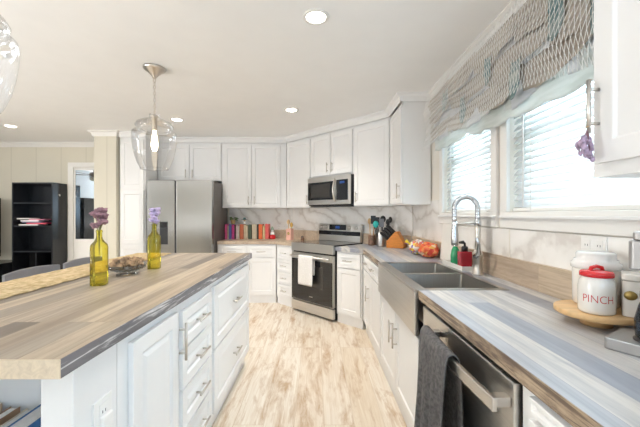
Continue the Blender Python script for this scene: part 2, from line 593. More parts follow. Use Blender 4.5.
def thing(name, label, cat, loc=(0, 0, 0), rz=0.0, group=None):
    o = bpy.data.objects.new(name, None)
    o.empty_display_size = 0.1
    COL.objects.link(o)
    o.location = loc
    o.rotation_euler = (0, 0, rz)
    o.matrix_basis = Matrix.Translation(loc) @ Matrix.Rotation(rz, 4, 'Z')
    return tag(o, label, cat, group)


def dup(root, loc, rz=None, label=None, group=None):
    """a copy of a thing with copies of its parts and sub-parts"""
    r = root.copy()
    COL.objects.link(r)
    r.location = loc
    if rz is not None:
        r.rotation_euler = (0, 0, rz)
    if label:
        r['label'] = label
    if group:
        r['group'] = group
    for ch in list(root.children):
        c = ch.copy()
        COL.objects.link(c)
        c.parent = r
        for g in list(ch.children):
            d = g.copy()
            COL.objects.link(d)
            d.parent = c
    return r


def sweep(path, prof, closed=False):
    """sweep a (outward, z) profile along a plan polyline; outward is to the right of travel"""
    P = [Vector((x, y)) for x, y in path]
    n = len(P)
    mb = MB()
    rows = []
    for i in range(n):
        d0 = (P[i] - P[i - 1]).normalized() if i > 0 else None
        d1 = (P[i + 1] - P[i]).normalized() if i < n - 1 else None
        d0 = d0 or d1
        d1 = d1 or d0
        n0, n1 = Vector((d0.y, -d0.x)), Vector((d1.y, -d1.x))
        m = n0 + n1
        m = m / max(m.dot(n0), 0.2)
        rows.append([(P[i].x + m.x * o, P[i].y + m.y * o, z) for o, z in prof])
    k = len(prof)
    v = [p for r in rows for p in r]
    f = []
    for i in range(n - 1):
        for j in range(k):
            j2 = (j + 1) % k
            f.append((i * k + j, (i + 1) * k + j, (i + 1) * k + j2, i * k + j2))
    f.append(list(range(k)))
    f.append([(n - 1) * k + j for j in range(k)][::-1])
    return mb.add(v, f)


R2 = sqrt(0.5)
O = Vector((-0.025, 4.115))       # middle of the diagonal cabinet front


def diag(u, v):
    return (O.x + R2 * u + R2 * v, O.y - R2 * u + R2 * v)


# ================================================================== ROOM SHELL
CEIL = 2.465
WX = 1.14          # right (window) wall
BY = 5.27          # back wall
DS = 4.90          # diagonal corner wall: x + y = DS
LX, RY = -6.2, -3.0

struct(build('floor', MB().box(LX, 1.4, RY, 5.5, -0.05, 0.0), M['floor']))
struct(build('ceiling', MB().box(LX, 1.4, RY, 5.5, CEIL, CEIL + 0.06), M['ceiling']))
struct(build('wall_back', MB().box(LX - 0.1, 1.3, BY, BY + 0.1, 0, CEIL), M['wall_panel']))
struct(build('wall_left', MB().box(LX - 0.1, LX, RY, BY, 0, CEIL), M['wall_blue']))
struct(build('wall_rear', MB().box(LX - 0.1, 1.4, RY - 0.1, RY, 0, CEIL), M['wall_kitchen']))
cw = MB().prism([(DS - BY, BY - 0.001), (WX, DS - WX), (WX, BY - 0.001)], 0, CEIL)
struct(build('wall_corner', cw, M['wall_kitchen']))
struct(build('wall_stub', MB().box(-3.136, -2.825, 4.535, BY - 0.001, 0, CEIL), M['wall_panel']))
# right wall with the two window openings
W1, W2 = (2.06, 2.845), (0.70, 1.885)
WZ0, WZ1 = 1.30, 2.20
rw = MB()
rw.box(WX, WX + 0.14, RY, BY, 0, WZ0)
rw.box(WX, WX + 0.14, RY, BY, WZ1, CEIL)
rw.box(WX, WX + 0.14, RY, W2[0], WZ0, WZ1)
rw.box(WX, WX + 0.14, W2[1], W1[0], WZ0, WZ1)
rw.box(WX, WX + 0.14, W1[1], BY, WZ0, WZ1)
struct(build('wall_right', rw, M['wall_kitchen']))

# crown moulding: left wall, stub, cabinets, window wall
cp = [(-3.15, BY), (-3.136, BY), (-3.136, 4.535), (-2.82, 4.535), (-2.82, 4.60), (-2.44, 4.60), (-2.44, 4.95), (-0.45, 4.95),
      (0.855, 3.645), (0.855, 3.155), (WX, 3.155), (WX, 1.05), (WX, 0.96)]
prof = [(0.0, CEIL - 0.075), (0.012, CEIL - 0.075), (0.03, CEIL - 0.03), (0.055, CEIL - 0.012), (0.055, CEIL - 0.0005), (0.0, CEIL - 0.0005)]
struct(build('trim_1', sweep([(LX, BY), (-3.136, BY), (-3.136, 4.535), (-2.825, 4.535), (-2.825, 4.60)], prof), M['trim_paint']))
struct(build('trim_2', sweep([(-2.82, 4.58), (-2.44, 4.58), (-2.44, 4.93), (-0.458, 4.93), (0.835, 3.637), (0.835, 3.14), (WX - 0.002, 3.14)], prof), M['white_paint']))
struct(build('trim_3', sweep([(WX, 3.13), (WX, 0.99)], [(0.0, CEIL - 0.11), (0.02, CEIL - 0.11), (0.03, CEIL - 0.03), (0.065, CEIL - 0.012), (0.065, CEIL - 0.0005), (0.0, CEIL - 0.0005)]), M['trim_paint']))
struct(build('baseboard_left', MB().box(LX, -3.14, BY - 0.015, BY, 0, 0.1), M['trim_paint']))

# marble splashback panels
sb = MB()
sb.box(WX - 0.012, WX - 0.0005, -0.3, 3.74, 0.90, WZ0 - 0.10)
sb.box(WX - 0.012, WX - 0.0005, 2.935, 3.74, 1.20, 1.42)
struct(build('trim_4', sb, M['marble']))
q0, q1 = (DS - BY, BY), (WX - 0.012, DS - WX + 0.012)
dm = MB().prism([(q0[0] - 0.004, q0[1] - 0.013), (q1[0], q1[1] - 0.017), (q1[0], q1[1] - 0.001), (q0[0], q0[1] - 0.001)], 0.9, 1.42)
struct(build('trim_5', dm, M['marble']))
struct(build('trim_6', MB().box(-1.42, DS - BY, BY - 0.012, BY - 0.0005, 0.9, 1.42), M['marble']))
# seam strip between the two lengths of splashback panel, under the post between the windows
struct(build('trim_7', MB().box(WX - 0.015, WX - 0.012, 1.865, 1.873, 1.038, 1.20), M['wall_kitchen']))


def window(name, y0, y1, yl, yh):
    """casing, sill ledge, sash and glass"""
    w = bpy.data.objects.new(name, None)
    COL.objects.link(w)
    w.location = (WX, (y0 + y1) / 2, WZ0)
    w.matrix_basis = Matrix.Translation(w.location)
    struct(w)
    c = MB()
    c.box(WX - 0.022, WX, yl, yh, WZ0 - 0.095, WZ0)
    c.box(WX - 0.022, WX, yl, y0, WZ0, WZ1 + 0.07)
    c.box(WX - 0.022, WX, y1, yh, WZ0, WZ1 + 0.07)
    c.box(WX - 0.022, WX, y0, y1, WZ1, WZ1 + 0.07)
    build('window_casing', c, M['trim_paint'], w, bevel=0.003)
    build('window_sill', MB().box(WX - 0.04, WX + 0.06, yl + 0.004, yh - 0.004, WZ0 - 0.035, WZ0 - 0.022), M['white_paint'], w, bevel=0.002)
    s = MB()
    xa, xb = WX + 0.07, WX + 0.11
    s.box(xa, xb, y0, y1, WZ0, WZ0 + 0.04)
    s.box(xa, xb, y0, y1, WZ1 - 0.04, WZ1)
    s.box(xa, xb, y0, y0 + 0.035, WZ0, WZ1)
    s.box(xa, xb, y1 - 0.035, y1, WZ0, WZ1)
    zm = (WZ0 + WZ1) / 2
    s.box(xa, xb, y0, y1, zm - 0.02, zm + 0.02)
    build('window_sash', s, M['trim_paint'], w, bevel=0.003)
    build('window_glass', MB().box(WX + 0.088, WX + 0.092, y0 + 0.03, y1 - 0.03, WZ0 + 0.03, WZ1 - 0.03), M['pane'], w)
    return w


window('window_1', W1[0], W1[1], 1.995, 2.91)
window('window_2', W2[0], W2[1], 0.62, 1.95)

# door with casing on the back wall
dr = bpy.data.objects.new('door_1', None)
COL.objects.link(dr)
dr.location = (-3.6, BY, 0)
dr.matrix_basis = Matrix.Translation(dr.location)
struct(dr)
c = MB()
c.box(-4.055, -3.965, BY - 0.03, BY, 0, 2.06)
c.box(-3.225, -3.137, BY - 0.03, BY, 0, 2.06)
c.box(-4.055, -3.137, BY - 0.03, BY, 2.0601, 2.135)
build('door_casing', c, M['trim_paint'], dr, bevel=0.004)
build('door_slab', MB().box(-3.96, -3.23, BY - 0.02, BY, 0.01, 2.055), M['trim_paint'], dr, bevel=0.003)

# ================================================================== CABINETS


def front_mb(x0, x1, z0, z1, t=0.019, b=0.055, raised=False):
    mb = MB()
    rings = [(0.0, -0.001), (0.0, -t), (b, -t), (b + 0.007, -t + 0.008)]
    if raised:
        rings += [(b + 0.012, -t + 0.008), (b + 0.03, -t + 0.002)]
    v = []
    for i, y in rings:
        v += [(x0 + i, y, z0 + i), (x1 - i, y, z0 + i), (x1 - i, y, z1 - i), (x0 + i, y, z1 - i)]
    f = [(3, 2, 1, 0)]
    for k in range(len(rings) - 1):
        for j in range(4):
            j2 = (j + 1) % 4
            f.append((k * 4 + j, k * 4 + j2, k * 4 + 4 + j2, k * 4 + 4 + j))
    k = (len(rings) - 1) * 4
    f.append((k, k + 1, k + 2, k + 3))
    return mb.add(v, f)


def handle_mb(x, z, vertical, ln=0.15, t=0.019, off=0.03, r=0.0058):
    mb = MB()
    y = -t - off
    h = ln / 2
    a = (x, y, z - h) if vertical else (x - h, y, z)
    c = (x, y, z + h) if vertical else (x + h, y, z)
    mb.tube([a, c], r, 12)
    for s in (-0.64, 0.64):
        px, pz = (x, z + s * h) if vertical else (x + s * h, z)
        mb.tube([(px, y, pz), (px, -t, pz)], r * 0.8, 10)
    return mb


def cabinet(name, label, loc, rz, w, depth, z0, z1, fronts, toe=0.1, toe_in=0.012, body=None, bb=0.055, raised=False, cat='cabinet', group=None, paint='white_paint'):
    t = thing(name, label, cat, (loc[0], loc[1], 0), rz, group)
    mb = body or MB()
    if body is None:
        if toe:
            mb.box(0.0005, w - 0.0005, 0, depth, toe, z1)
            mb.box(0.0005, w - 0.0005, toe_in, depth, 0.0, toe)
        else:
            mb.box(0.0005, w - 0.0005, 0, depth, z0, z1)
    build('body', mb, M[paint], t, local=True)
    for fr in fronts:
        kind, x0, x1, a, c = fr[:5]
        o = build(kind, front_mb(x0, x1, a, c, b=min(bb, (c - a) * 0.28), raised=raised), M[paint], t, local=True, bevel=0.0015)
        for (hx, hz, vert, ln) in fr[5:]:
            build('handle', handle_mb(hx, hz, vert, ln), M['nickel'], o, local=True)
    return t


CT = 0.90           # wall counter height
CB = CT - 0.045     # underside
V, Hh = True, False

# back run, left of the corner
cabinet('base_cabinet', 'white base cabinet under the row of cookbooks, beside the fridge', (-1.43, 4.66), 0, 0.855, 0.58, 0, CB, [
    ('drawer', 0.02, 0.425, 0.665, 0.835, (0.22, 0.75, Hh, 0.13)),
    ('drawer', 0.435, 0.845, 0.665, 0.835, (0.64, 0.75, Hh, 0.13)),
    ('door', 0.02, 0.425, 0.125, 0.655, (0.385, 0.55, V, 0.13)),
    ('door', 0.435, 0.845, 0.125, 0.655, (0.475, 0.55, V, 0.13))])
# diagonal: four narrow drawers left of the range
ul = -(0.77 - 0.0)
p = diag(-0.765, 0)
zs = [0.125, 0.30, 0.475, 0.65, 0.835]
cabinet('base_cabinet', 'narrow white cabinet of four drawers left of the range', p, -pi / 4, 0.375, 0.50, 0, CB,
        [('drawer', 0.03, 0.355, zs[i] + 0.004, zs[i + 1] - 0.004, (0.19, (zs[i] + zs[i + 1]) / 2, Hh, 0.11)) for i in range(4)], bb=0.035)
p = diag(0.39, 0)
cabinet('base_cabinet', 'white cabinet with one drawer over one door right of the range', p, -pi / 4, 0.375, 0.50, 0, CB, [
    ('drawer', 0.02, 0.355, 0.665, 0.835, (0.19, 0.75, Hh, 0.13)),
    ('door', 0.02, 0.355, 0.125, 0.655)])
# right run (local x runs toward the camera)
RF = 0.54           # face of the carcasses
cabinet('base_cabinet', 'white cabinet with two drawers between corner and sink', (RF, 3.555), -pi / 2, 0.955, 0.57, 0, CB, [
    ('drawer', 0.02, 0.42, 0.70, 0.84, (0.22, 0.775, Hh, 0.12)),
    ('drawer', 0.43, 0.94, 0.70, 0.84, (0.62, 0.775, Hh, 0.12)),
    ('door', 0.02, 0.42, 0.125, 0.69, (0.375, 0.50, V, 0.15)),
    ('door', 0.43, 0.94, 0.125, 0.69)])
sbody = MB()
sbody.box(0.0005, 0.9695, 0, 0.57, 0.1, 0.655)
sbody.box(0.0005, 0.9695, 0.012, 0.57, 0, 0.1)
cabinet('sink_cabinet', 'white sink cabinet with two doors beneath the steel apron sink', (RF, 2.599), -pi / 2, 0.97, 0.57, 0, 0.655, [
    ('door', 0.01, 0.48, 0.125, 0.65, (0.435, 0.50, V, 0.15)),
    ('door', 0.49, 0.96, 0.125, 0.65, (0.535, 0.50, V, 0.15))], body=sbody)
cabinet('base_cabinet', 'white base cabinet nearest the camera beyond the dishwasher', (RF, 0.838), -pi / 2, 1.1, 0.57, 0, CB, [
    ('drawer', 0.05, 0.52, 0.80, 0.84),
    ('door', 0.05, 0.52, 0.125, 0.785, (0.09, 0.5, V, 0.15)),
    ('door', 0.53, 1.05, 0.125, 0.785, (1.0, 0.5, V, 0.15))])

# tall pantry and uppers
UT = 2.40
cabinet('pantry_cabinet', 'tall narrow white pantry cabinet left of the fridge', (-2.815, 4.60), 0, 0.374, 0.665, 0, UT, [
    ('door', 0.02, 0.354, 1.65, 2.36), ('door', 0.02, 0.354, 0.87, 1.63), ('door', 0.02, 0.354, 0.12, 0.85)])
cabinet('wall_cabinet', 'white two-door wall cabinet above the steel fridge', (-2.438, 4.95), 0, 0.985, 0.315, 1.80, UT, [
    ('door', 0.01, 0.488, 1.812, 2.36, (0.44, 1.91, V, 0.13)), ('door', 0.496, 0.975, 1.812, 2.36, (0.545, 1.91, V, 0.13))], toe=0)
cabinet('wall_cabinet', 'white two-door wall cabinet above the row of cookbooks', (-1.45, 4.95), 0, 0.995, 0.305, 1.385, UT, [
    ('door', 0.025, 0.455, 1.40, 2.36, (0.415, 1.50, V, 0.13)), ('door', 0.463, 0.90, 1.40, 2.36, (0.505, 1.50, V, 0.13))], toe=0)
V0 = 0.29
p = diag(-0.888, V0)
cabinet('wall_cabinet', 'white one-door wall cabinet left of the microwave', p, -pi / 4, 0.535, 0.262, 1.385, UT, [
    ('door', 0.02, 0.525, 1.40, 2.36, (0.485, 1.50, V, 0.13))], toe=0)
p = diag(-0.35, V0)
cabinet('wall_cabinet', 'short white two-door wall cabinet above the microwave', p, -pi / 4, 0.765, 0.262, 1.80, UT, [
    ('door', 0.015, 0.378, 1.815, 2.36, (0.34, 1.915, V, 0.13)), ('door', 0.386, 0.75, 1.815, 2.36, (0.425, 1.915, V, 0.13))], toe=0)
p = diag(0.418, V0)
cabinet('wall_cabinet', 'white one-door wall cabinet right of the microwave', p, -pi / 4, 0.532, 0.262, 1.385, UT, [
    ('door', 0.015, 0.515, 1.40, 2.36, (0.06, 1.50, V, 0.13))], toe=0)
cabinet('wall_cabinet', 'white wall cabinet with broad side panel beside the far window', (0.855, 3.642), -pi / 2, 0.487, 0.272, 1.385, UT, [
    ('door', 0.03, 0.475, 1.40, 2.36, (0.43, 1.52, V, 0.15))], toe=0)
rc = cabinet('wall_cabinet', 'white wall cabinet close at right with dried flowers on handle', (0.845, 0.977), -pi / 2, 1.0, 0.283, 1.396, UT + 0.06, [
    ('door', 0.022, 0.49, 1.435, 2.42, (0.04, 1.60, V, 0.155)), ('door', 0.50, 0.98, 1.435, 2.42, (0.94, 1.58, V, 0.12))], toe=0, bb=0.06)

# ------------------------------------------------------------------ island
TH = radians(0.88)
IB = Vector((-0.62, 0.82))
IRZ = pi / 2 - TH


def isl(along, inn):
    """point on the island: distance along its aisle face from the near end, distance in from that face"""
    d = Vector((sin(TH), cos(TH)))
    n = Vector((-cos(TH), sin(TH)))
    q = IB + d * along + n * inn
    return (q.x, q.y)


IT = 0.95
IBT = IT - 0.045
# near end: open bookcase, shelves face the camera
bc = thing('end_bookcase', 'open white bookcase in the near end of the island', 'bookcase', (*isl(0, 0), 0), IRZ)
mb = MB()
D_B = 0.175
mb.box(0, D_B, 0, 0.085, 0.0, IBT)           # corner post and side panel
mb.box(0, D_B, 0.52, 0.57, 0, IBT)
mb.box(D_B - 0.012, D_B, 0.085, 0.52, 0, IBT)
mb.box(0, D_B - 0.012, 0.085, 0.52, 0.0, 0.1)
build('body', mb, M['white_paint'], bc, local=True, bevel=0.002)
for z in (0.50, 0.28):
    build('shelf', MB().box(0.004, D_B - 0.012, 0.085, 0.52, z, z + 0.018), M['white_paint'], bc, local=True)
rest = MB().box(0.0005, 0.40, 0.0, 0.57, 0.0, IBT)
d = isl(0.176, 0)
cabinet('island_cabinet', 'white island cabinet with one tall door next to the bookcase', d, IRZ, 0.405, 0.57, 0, IBT, [
    ('door', 0.055, 0.39, 0.13, 0.865, (0.415 - 0.02, 0.735, V, 0.16))], raised=True, toe_in=0.03)
d = isl(0.582, 0)
zz = [0.13, 0.315, 0.50, 0.68, 0.855]
cabinet('island_cabinet', 'white island cabinet with a column of four drawers', d, IRZ, 0.42, 0.57, 0, IBT,
        [('drawer', 0.025, 0.405, zz[i] + 0.004, zz[i + 1] - 0.004, (0.225, (zz[i] + zz[i + 1]) / 2, Hh, 0.13)) for i in range(4)],
        raised=True, bb=0.045, toe_in=0.03)
d = isl(1.003, 0)
cabinet('island_cabinet', 'white island cabinet with two wide drawers at the far end', d, IRZ, 0.95, 0.57, 0, IBT,
        [('drawer', 0.03, 0.92, 0.13, 0.495, (0.475, 0.315, Hh, 0.15)), ('drawer', 0.03, 0.92, 0.505, 0.865, (0.475, 0.68, Hh, 0.15))],
        raised=True, toe_in=0.03)

# island worktop
near_r, far_r = (-0.593, 0.742), (-0.562, 2.80)
near_l, far_l = (-1.53, 0.742), (-1.50, 2.80)
it = thing('island_worktop', 'long tan plank-patterned island worktop with grey front edge', 'countertop', (-1.05, 1.77, IT))
build('top', MB().prism([near_l, near_r, far_r, far_l], IBT + 0.0005, IT), M['island_top'], it)
e = MB().prism([(near_r[0], near_r[1]), (near_r[0] + 0.003, near_r[1]), (far_r[0] + 0.003, far_r[1]), (far_r[0], far_r[1])], IBT + 0.0005, IT)
build('long_edge', e, M['island_edge'], it)['label'] = 'dark grey weathered edge band'
e = MB().prism([(near_l[0], near_l[1] - 0.003), (near_r[0] + 0.003, near_r[1] - 0.003), (near_r[0] + 0.003, near_r[1]), near_l], IBT + 0.0005, IT)
build('end_edge', e, M['island_end'], it)['label'] = 'tan end edge band'

# ------------------------------------------------------------------ wall counters
EX = 0.523
P2y = DS - 0.81 - 0.0424 - EX
right_poly = [diag(0.385, -0.03), (EX, P2y), (EX, 2.596), (0.985, 2.596), (0.985, 1.632), (EX, 1.632), (EX, -0.28), (WX - 0.014, -0.28),
              (WX - 0.014, 3.735), diag(0.385, 0.552)]
rt = thing('right_countertop', 'plank-patterned countertop under the windows, blue of the sky painted in', 'countertop', (0.8, 1.6, CT))
build('top', MB().prism(right_poly, CB + 0.0005, CT), M['right_top'], rt)
for ea, eb in ((-0.28, 1.632), (2.596, P2y)):
    build('front_edge', MB().box(EX - 0.003, EX, ea, eb, CB + 0.0005, CT), M['right_edge'], rt)['label'] = 'brown weathered edge band'
lip = MB()
lip.box(WX - 0.032, WX - 0.0125, -0.28, 3.70, CT, 1.038)
tag(build('backsplash_strip', lip, M['lip'], None, bevel=0.002, loc=(WX - 0.02, 1.7, CT)), 'long tan wood-look upstand along the counter below the windows', 'backsplash')
a, b_ = diag(0.385, 0.535), (WX - 0.033, 3.705)
k = MB().prism([diag(0.385, 0.53), (WX - 0.034, DS - WX - 0.025), (WX - 0.034, DS - WX + 0.001), diag(0.385, 0.552)], CT, 1.038)
tag(build('backsplash_strip', k, M['lip'], None, loc=(0.9, 3.98, CT)), 'short tan wood-look upstand behind the knife block and utensils', 'backsplash')

left_poly = [(-1.425, 4.63), (DS - 0.81 - 0.0424 - 4.63, 4.63), diag(-0.385, -0.03), diag(-0.385, 0.552), (DS - BY - 0.012, BY - 0.0145), (-1.425, BY - 0.0145)]
lt = thing('corner_countertop', 'tan plank-patterned countertop between fridge and range', 'countertop', (-0.9, 4.9, CT))
build('top', MB().prism(left_poly, CB + 0.0005, CT), M['lip'], lt)
lp = MB()
lp.prism([(-1.425, BY - 0.033), (DS - BY - 0.025, BY - 0.033), diag(-0.385, 0.53), diag(-0.385, 0.552), (DS - BY - 0.012, BY - 0.0145), (-1.425, BY - 0.0145)], CT, 1.038)
tag(build('backsplash_strip', lp, M['lip'], None, loc=(-0.9, 5.24, CT)), 'tan wood-look upstand behind the cookbooks and pink box', 'backsplash')

# ------------------------------------------------------------------ farmhouse sink
sk = thing('farmhouse_sink', 'stainless steel apron-front sink with two basins', 'sink', (0.74, 2.11, CT))
SX0, SX1, SY0, SY1 = 0.502, 0.982, 1.635, 2.593
rim = MB()


def ring(mb, x0, x1, y0, y1, ix0, ix1, iy0, iy1, z0, z1):
    mb.box(x0, ix0, y0, y1, z0, z1)
    mb.box(ix1, x1, y0, y1, z0, z1)
    mb.box(ix0, ix1, y0, iy0, z0, z1)
    mb.box(ix0, ix1, iy1, y1, z0, z1)


rim.box(SX0, 0.565, SY0, SY1, CT - 0.012, CT + 0.002)
rim.box(0.955, SX1, SY0, SY1, CT - 0.012, CT + 0.002)
rim.box(0.565, 0.955, SY0, 1.675, CT - 0.012, CT + 0.002)
rim.box(0.565, 0.955, 2.555, SY1, CT - 0.012, CT + 0.002)
rim.box(0.565, 0.955, 2.105, 2.145, CT - 0.03, CT - 0.006)
build('rim', rim, M['steel_sink'], sk)
ap = MB().box(SX0, SX0 + 0.018, SY0, SY1, CT - 0.235, CT - 0.012)
build('apron', ap, M['steel'], sk, bevel=0.004)
for ea, eb in ((SY0, SY0 + 0.01), (SY1 - 0.01, SY1)):
    build('apron_return', MB().box(SX0 + 0.018, EX, ea, eb, CT - 0.235, CT - 0.012), M['steel_sink'], sk)
for (ya, yb) in ((1.675, 2.105), (2.145, 2.555)):
    bn = MB()
    xa, xb, zb = 0.565, 0.955, CT - 0.215
    r = 0.03
    pts = []

    def rr(x0, x1, y0, y1, rad):
        out = []
        for cx, cy, a0 in ((x1 - rad, y1 - rad, 0), (x0 + rad, y1 - rad, pi / 2), (x0 + rad, y0 + rad, pi), (x1 - rad, y0 + rad, 1.5 * pi)):
            for k in range(6):
                t = a0 + (pi / 2) * k / 5
                out.append((cx + rad * cos(t), cy + rad * sin(t)))
        return out
    l0 = rr(xa, xb, ya, yb, 0.012)
    l1 = rr(xa + 0.008, xb - 0.008, ya + 0.008, yb - 0.008, 0.03)
    l2 = rr(xa + 0.03, xb - 0.03, ya + 0.03, yb - 0.03, 0.03)
    n = len(l0)
    vv = [(x, y, CT - 0.012) for x, y in l0] + [(x, y, zb + 0.02) for x, y in l1] + [(x, y, zb) for x, y in l2]
    ff = []
    for lv in range(2):
        for i in range(n):
            j = (i + 1) % n
            ff.append((lv * n + i, lv * n + j, lv * n + n + j, lv * n + n + i))
    ff.append(list(range(2 * n, 3 * n)))
    bn.add(vv, ff)
    o = build('basin', bn, M['steel_sink'], sk, solid=0.002)
    cxx, cyy = (xa + xb) / 2, (ya + yb) / 2
    build('drain', MB().lathe([(0.0, 0.001), (0.02, 0.001), (0.024, 0.006), (0.043, 0.005), (0.045, 0.0015)], 24, (cxx, cyy, zb)), M['chrome'], o)

# faucet
fx, fy = 1.035, 2.055
fc = thing('kitchen_faucet', 'tall chrome pull-down spring faucet behind the sink', 'faucet', (fx, fy, CT))
build('base', MB().lathe([(0.033, 0.0), (0.033, 0.008), (0.027, 0.014), (0.026, 0.10), (0.03, 0.105), (0.03, 0.14), (0.022, 0.15), (0.018, 0.16)], 24, (fx, fy, CT)), M['nickel'], fc)
build('riser', MB().cyl((fx, fy, CT + 0.15), (fx, fy, 1.235), 0.0165, 16), M['nickel'], fc)
build('collar', MB().cyl((fx, fy, 1.215), (fx, fy, 1.25), 0.021, 18), M['chrome'], fc)
ex, ey = 0.895, 2.075
pts = [(fx, fy, 1.24), (fx, fy, 1.29)]
cx_, cy_, cz_ = (fx + ex) / 2, (fy + ey) / 2, 1.325
for k in range(21):
    t = pi * k / 20
    pts.append((cx_ + (fx - ex) / 2 * cos(t), cy_ + (fy - ey) / 2 * cos(t), cz_ + 0.073 * sin(t)))
pts += [(ex, ey, 1.28), (ex, ey, 1.235)]
# dense path so the coil's ridges show
dense = []
rad = []
for i in range(len(pts) - 1):
    for k in range(8):
        u = k / 8
        dense.append(Vector(pts[i]).lerp(Vector(pts[i + 1]), u))
for i in range(len(dense)):
    rad.append(0.0155 + 0.0009 * (1 if i % 4 < 2 else -1))
build('spring_hose', MB().tube(dense, 0.014, 14, radii=rad), M['chrome'], fc)
build('spray_head', MB().lathe([(0.0, 0), (0.019, 0.0), (0.022, 0.02), (0.020, 0.07), (0.016, 0.12), (0.015, 0.155)], 20, (ex, ey, 1.085)), M['chrome'], fc)
build('docking_arm', MB().tube([(fx, fy, 1.232), (ex, ey, 1.222)], 0.007, 10), M['nickel'], fc)
lv = build('lever', MB().tube([(fx - 0.02, fy - 0.015, CT + 0.12), (fx - 0.02, fy - 0.05, CT + 0.14), (fx - 0.03, fy - 0.075, CT + 0.20), (fx - 0.05, fy - 0.085, CT + 0.24)], 0.011, 12, radii=[0.017, 0.015, 0.010, 0.007]), M['chrome'], fc)

# ------------------------------------------------------------------ dishwasher
dw = thing('dishwasher', 'stainless steel dishwasher under the right counter', 'dishwasher', (0.53, 1.2, 0))
DY0, DY1 = 0.842, 1.572
build('body', MB().box(0.545, 1.05, DY0 + 0.004, DY1 - 0.004, 0.02, 0.852), M['black_satin'], dw)
build('door_panel', MB().box(0.523, 0.5448, DY0 + 0.006, DY1 - 0.006, 0.11, 0.838), M['steel'], dw, bevel=0.004)
build('kick_plate', MB().box(0.56, 0.575, DY0 + 0.006, DY1 - 0.006, 0.0, 0.105), M['black_satin'], dw)
n = 22
ya, yb = DY0 + 0.005, 1.385
hp = []
for k in range(n + 1):
    u = k / n
    bow = 0.012 * sin(pi * u)
    hp.append((u * (yb - ya) + ya, 0.466 - bow))
hm = MB()
v, f = [], []
for y, x in hp:
    v += [(x, y, 0.762), (x + 0.014, y, 0.762), (x + 0.014, y, 0.80), (x, y, 0.80)]
for i in range(n):
    for j in range(4):
        j2 = (j + 1) % 4
        f.append((i * 4 + j, i * 4 + j2, i * 4 + 4 + j2, i * 4 + 4 + j))
f += [(3, 2, 1, 0), (n * 4, n * 4 + 1, n * 4 + 2, n * 4 + 3)]
hm.add(v, f)
hm.box(0.474, 0.523, ya + 0.012, ya + 0.04, 0.767, 0.795)
hm.box(0.474, 0.523, yb - 0.04, yb - 0.012, 0.767, 0.795)
build('handle', hm, M['nickel'], dw, bevel=0.003)

# charcoal towel over the dishwasher handle
rows = []
ty0, ty1 = 1.07, 1.36
prof = [(0.444, 0.20), (0.443, 0.35), (0.443, 0.5), (0.444, 0.62), (0.447, 0.72), (0.447, 0.79), (0.455, 0.812), (0.466, 0.816), (0.480, 0.812), (0.490, 0.79), (0.494, 0.72), (0.497, 0.6), (0.50, 0.45), (0.502, 0.36)]
for i in range(41):
    u = i / 40
    y = ty0 + (ty1 - ty0) * u
    row = []
    for j, (x, z) in enumerate(prof):
        hang = max(0.0, (0.80 - z)) / 0.6
        fx_ = 0.020 * sin(u * 19 + 0.6 + 0.1 * j) * hang + 0.008 * sin(u * 41 + j * 0.3) * hang
        side = -1 if j < 7 else 0.35
        row.append((x + side * abs(fx_) * 1.6 - (0.004 if j < 7 else 0) - 0.010 * sin(pi * min(1, max(0, (y - ya) / (yb - ya)))), y + 0.016 * (u - 0.5) * hang * (1 if j < 7 else -1), z))
    rows.append(row)
tw = build('hand_towel', MB().sheet(rows), M['towel_grey'], None, solid=0.006, subsurf=1, loc=(0.47, 1.26, 0.8))
tag(tw, 'charcoal grey towel draped over the dishwasher handle', 'towel')

# ------------------------------------------------------------------ range
rg = thing('range', 'stainless steel electric range set in the diagonal corner', 'stove', (*diag(0, 0.25), 0), -pi / 4)
# local: x along the front, y from -0.30 (front) to 0.30 (back)
F0 = -0.31
build('body', MB().box(-0.376, 0.376, F0 + 0.045, 0.275, 0.02, 0.895), M['black_satin'], rg, local=True)
for sx in (-0.33, 0.33):
    for sy in (-0.2, 0.22):
        build('foot', MB().lathe([(0.018, 0), (0.018, 0.008), (0.01, 0.012), (0.01, 0.02)], 12, (sx, sy, 0)), M['black_satin'], rg, local=True)
ck = build('cooktop', MB().box(-0.379, 0.379, F0 + 0.02, 0.275, 0.8955, 0.915), M['black_gloss'], rg, local=True, bevel=0.003)
for (bx, by, br) in ((-0.19, -0.13, 0.105), (0.19, -0.13, 0.085), (-0.19, 0.10, 0.08), (0.19, 0.10, 0.10)):
    build('burner_ring', MB().lathe([(br, 0.9151), (br, 0.9157), (br - 0.004, 0.9157), (br - 0.004, 0.9151)], 40, (bx, by, 0), close=False), M['machine_grey'], ck, local=True)
build('front_panel', MB().box(-0.379, 0.379, F0, F0 + 0.044, 0.805, 0.913), M['steel'], rg, local=True, bevel=0.006)
od = build('oven_door', MB().box(-0.376, 0.376, F0 + 0.004, F0 + 0.044, 0.165, 0.785), M['steel'], rg, local=True, bevel=0.004)
build('door_glass', MB().box(-0.368, 0.368, F0 + 0.0005, F0 + 0.006, 0.172, 0.705), M['black_gloss'], od, local=True, bevel=0.002)
build('window', MB().box(-0.21, 0.21, F0 - 0.0008, F0 + 0.002, 0.36, 0.63), M['oven_glass'], od, local=True)
hm = MB()
hm.tube([(-0.345, F0 - 0.048, 0.748), (0.345, F0 - 0.048, 0.748)], 0.0125, 14)
for s in (-0.31, 0.31):
    hm.tube([(s, F0 - 0.048, 0.748), (s, F0 + 0.004, 0.748)], 0.010, 10)
build('handle', hm, M['steel'], od, local=True)
build('badge', MB().box(-0.03, 0.03, F0 - 0.0005, F0 + 0.001, 0.235, 0.245), M['nickel'], od, local=True)
build('drawer', MB().box(-0.376, 0.376, F0 + 0.004, F0 + 0.044, 0.03, 0.152), M['steel'], rg, local=True, bevel=0.004)
bgd = MB()
